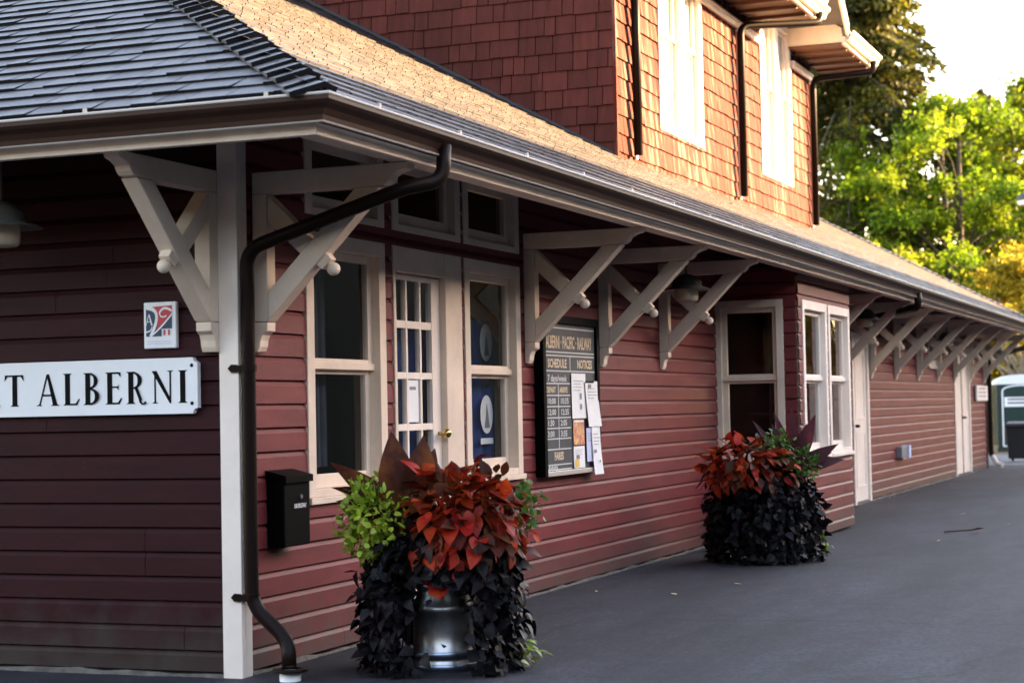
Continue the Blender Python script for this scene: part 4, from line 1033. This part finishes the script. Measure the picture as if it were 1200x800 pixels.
broadleaf((-11.5,76,0),12,5.0,.5,T_MID,'dense mid green tree far behind the conifers',80,420,.16,stems=2,low=.1)
broadleaf((-4.0,78,0),10,4.6,.5,T_MID,'mid green tree far behind the bright green tree',80,420,.16,stems=2,low=.08)
broadleaf((6.5,74,0),13,5.0,.5,T_GREEN,'green tree beyond the yard, mirrored in the bay windows',70,300,.2,stems=2,low=.1)
broadleaf((13.5,78,0),14,5.5,.5,T_YEL,'yellow tree beyond the yard, mirrored in the bay windows',70,300,.2,stems=2,low=.1)
# pale leafless shrub
S=empty('bare_shrub',(-1.15,45.5,0),'pale leafless shrub with twiggy branches at right edge below the golden tree','shrub')
mb=MB()
for k in range(46):
    a=rnd.uniform(0,2*math.pi); p=Vector((-1.15,45.5,rnd.uniform(.2,2.2))); pts=[p]; d=Vector((math.cos(a)*.5,math.sin(a)*.5,.8))
    for j in range(5): d=(d+rv(.28)); d.normalize(); p=p+d*.52; pts.append(p)
    mb.tube(pts,[.04,.033,.026,.02,.014,.008],BARKL,n=5)
mb.tube([(-1.15,45.5,0),(-1.1,45.5,2.4)],[.09,.05],BARKL,n=7)
mb.build('branches',S)

# ================================================================== SETTING
def ground_mat():
    return mat('earth',(.07,.06,.035),rough=.95,var=.4,vscale=.8,bump=.4,bscale=6)
mb=MB(); mb.poly([(-600,-600,-.02),(600,-600,-.02),(600,600,-.02),(-600,600,-.02)],ground_mat()); struct(mb.build('ground'))
def asphalt():
    m=bpy.data.materials.new('asphalt'); m.use_nodes=True; nt=m.node_tree; N=nt.nodes; L=nt.links; b=N['Principled BSDF']
    tc=N.new('ShaderNodeTexCoord')
    def noise(s,d=4,st=(1,1,1),r=.6):
        mp=N.new('ShaderNodeMapping'); mp.inputs['Scale'].default_value=st; L.new(tc.outputs['Object'],mp.inputs['Vector'])
        n=N.new('ShaderNodeTexNoise'); n.inputs['Scale'].default_value=s; n.inputs['Detail'].default_value=d; n.inputs['Roughness'].default_value=r; L.new(mp.outputs['Vector'],n.inputs['Vector']); return n
    a=noise(.55,5,(1,.35,1)); c=noise(34,5,r=.85); e=noise(6,6)
    def ramp(n,p0,p1,c0,c1):
        r=N.new('ShaderNodeValToRGB'); r.color_ramp.elements[0].position=p0; r.color_ramp.elements[1].position=p1; r.color_ramp.elements[0].color=(c0,c0*1.0,c0*1.05,1); r.color_ramp.elements[1].color=(c1,c1,c1*1.05,1); L.new(n.outputs['Fac'],r.inputs['Fac']); return r
    r1=ramp(a,.3,.7,.015,.030); r2=ramp(c,.38,.64,.42,1.75); r3=ramp(e,.3,.7,.8,1.2)
    def mul(x,y):
        k=N.new('ShaderNodeMix'); k.data_type='RGBA'; k.blend_type='MULTIPLY'; k.inputs['Factor'].default_value=1; L.new(x,k.inputs['A']); L.new(y,k.inputs['B']); return k.outputs['Result']
    L.new(mul(mul(r1.outputs['Color'],r2.outputs['Color']),r3.outputs['Color']),b.inputs['Base Color'])
    vo=N.new('ShaderNodeTexVoronoi'); vo.feature='DISTANCE_TO_EDGE'; vo.inputs['Scale'].default_value=.33
    wn=noise(1.4,6); wm=N.new('ShaderNodeMix'); wm.data_type='VECTOR'; wm.inputs['Factor'].default_value=.35
    L.new(tc.outputs['Object'],wm.inputs['A']); L.new(wn.outputs['Color'],wm.inputs['B']); L.new(wm.outputs['Result'],vo.inputs['Vector'])
    cr=N.new('ShaderNodeMapRange'); cr.inputs['From Max'].default_value=.006; cr.inputs['To Min'].default_value=.45; L.new(vo.outputs['Distance'],cr.inputs['Value'])
    st=noise(1.1,7,(1,.25,1),.7); r5=ramp(st,.40,.62,.58,1.32)
    g2=noise(95,2,r=.6); r6=ramp(g2,.66,.72,1.0,2.4)
    fin=mul(mul(mul(mul(mul(r1.outputs['Color'],r2.outputs['Color']),r3.outputs['Color']),r5.outputs['Color']),r6.outputs['Color']),cr.outputs['Result'])
    L.new(fin,b.inputs['Base Color'])
    b.inputs['Roughness'].default_value=.78; b.inputs['Specular IOR Level'].default_value=.35
    bp=N.new('ShaderNodeBump'); bp.inputs['Strength'].default_value=.5; bp.inputs['Distance'].default_value=.006; L.new(c.outputs['Fac'],bp.inputs['Height']); L.new(bp.outputs['Normal'],b.inputs['Normal'])
    return m
ASPH=asphalt()
mb=MB(); mb.poly([(-14,-30,0),(16,-30,0),(16,30.2,0),(-.3,30.0,0),(-.3,28.0,0),(-14,28.0,0)],ASPH); struct(mb.build('pavement'))
# overlay seam across the yard
mb=MB(); mb.hexa([(.02,-30,.0),(15.9,-30,.0),(15.9,8.2,.0),(.02,7.4,.0),(.04,-30,.006),(15.9,-30,.006),(15.9,8.17,.006),(.04,7.37,.006)],ASPH); struct(mb.build('pavement_overlay'))
GRAV=mat('gravel',(.12,.12,.125),rough=.9,var=.7,vscale=25,bump=1,bscale=30)
mb=MB(); mb.poly([(-8,28.6,-.008),(30,29.8,-.008),(30,38,-.008),(-8,38,-.008)],GRAV); struct(mb.build('gravel_path'))
LITTER=mat('leaf_litter',(.20,.12,.03),rough=.9,col2=(.07,.06,.025),vscale=5,bump=1,bscale=12)
mb=MB(); mb.poly([(-30,38.2,-.004),(30,38.2,-.004),(30,90,-.004),(-30,90,-.004)],LITTER); struct(mb.build('ground_litter'))
# unseen blocker added across the yard, sized to keep low sun off the platform
BLOCKER=mat('blocker_dark',(.022,.022,.015),rough=.95,var=.5,vscale=1.2,bump=.8,bscale=4)
HT=9.25; HX=18.
mb=MB()
pr=[(HX-3.5,0),(HX-2.2,2.5),(HX-1.0,5.5),(HX,HT),(HX+3,HT+.0),(HX+9,0)]
mb.prism([(x,-24,z) for x,z in pr],[(x,90,z) for x,z in pr],BLOCKER); struct(mb.build('light_blocker'))
mb=MB(); pr=[(-15,0),(-16.5,3),(-18.5,5.5),(-20.5,7.5),(-26,7.5),(-36,0)]  # second blocker, added behind the camera to cut sky light on the end wall
mb.prism([(-60,y,z) for y,z in pr],[(27,y,z) for y,z in pr],BLOCKER); struct(mb.build('light_blocker'))

# ================================================================== LIGHT, SKY, CAMERA
EL,AZ=15.5,38.0     # azimuth measured from +X towards +Y
w=bpy.data.worlds.new('World'); sc.world=w; w.use_nodes=True
N=w.node_tree.nodes; L=w.node_tree.links
sky=N.new('ShaderNodeTexSky'); sky.sky_type='NISHITA'; sky.sun_disc=False; sky.sun_elevation=R_(EL); sky.sun_rotation=R_(90-AZ); sky.air_density=1.2; sky.dust_density=.7; sky.ozone_density=1.0
tn=N.new('ShaderNodeMix'); tn.data_type='RGBA'; tn.blend_type='MULTIPLY'; tn.inputs['Factor'].default_value=1; tn.inputs['B'].default_value=(1.24,.985,.88,1)
L.new(sky.outputs['Color'],tn.inputs['A']); L.new(tn.outputs['Result'],N['Background'].inputs['Color']); N['Background'].inputs['Strength'].default_value=.115
sl=bpy.data.lights.new('sun','SUN'); sl.energy=5.0; sl.angle=R_(.35); sl.color=(1,.63,.29)
so=bpy.data.objects.new('sun',sl); COL.objects.link(so)
dirv=Vector((math.cos(R_(EL))*math.cos(R_(AZ)),math.cos(R_(EL))*math.sin(R_(AZ)),math.sin(R_(EL))))
so.rotation_euler=(-dirv).to_track_quat('-Z','Y').to_euler()
cam=bpy.data.cameras.new('camera'); co=bpy.data.objects.new('camera',cam); COL.objects.link(co); sc.camera=co
Mr=((0.92978584,-0.36671375,0.03192681),(0.36756242,0.92961671,-0.02665772),(-0.01990395,0.03652107,0.99913465))
right_=Vector((Mr[0][0],Mr[1][0],Mr[2][0])); fwd=Vector((Mr[0][1],Mr[1][1],Mr[2][1])); up=Vector((Mr[0][2],Mr[1][2],Mr[2][2]))
co.matrix_world=Matrix(((right_.x,up.x,-fwd.x,4.671909),(right_.y,up.y,-fwd.y,-8.094216),(right_.z,up.z,-fwd.z,1.3),(0,0,0,1)))
cam.sensor_width=36; cam.lens=2176.319/1200*36; cam.clip_end=2000
cam.dof.use_dof=True; cam.dof.focus_distance=11.5; cam.dof.aperture_fstop=3.2
sc.view_settings.view_transform='Standard'; sc.view_settings.look='None'; sc.view_settings.exposure=3.5; sc.view_settings.gamma=1
sc.render.engine='CYCLES'
sc.cycles.max_bounces=8; sc.cycles.transparent_max_bounces=8
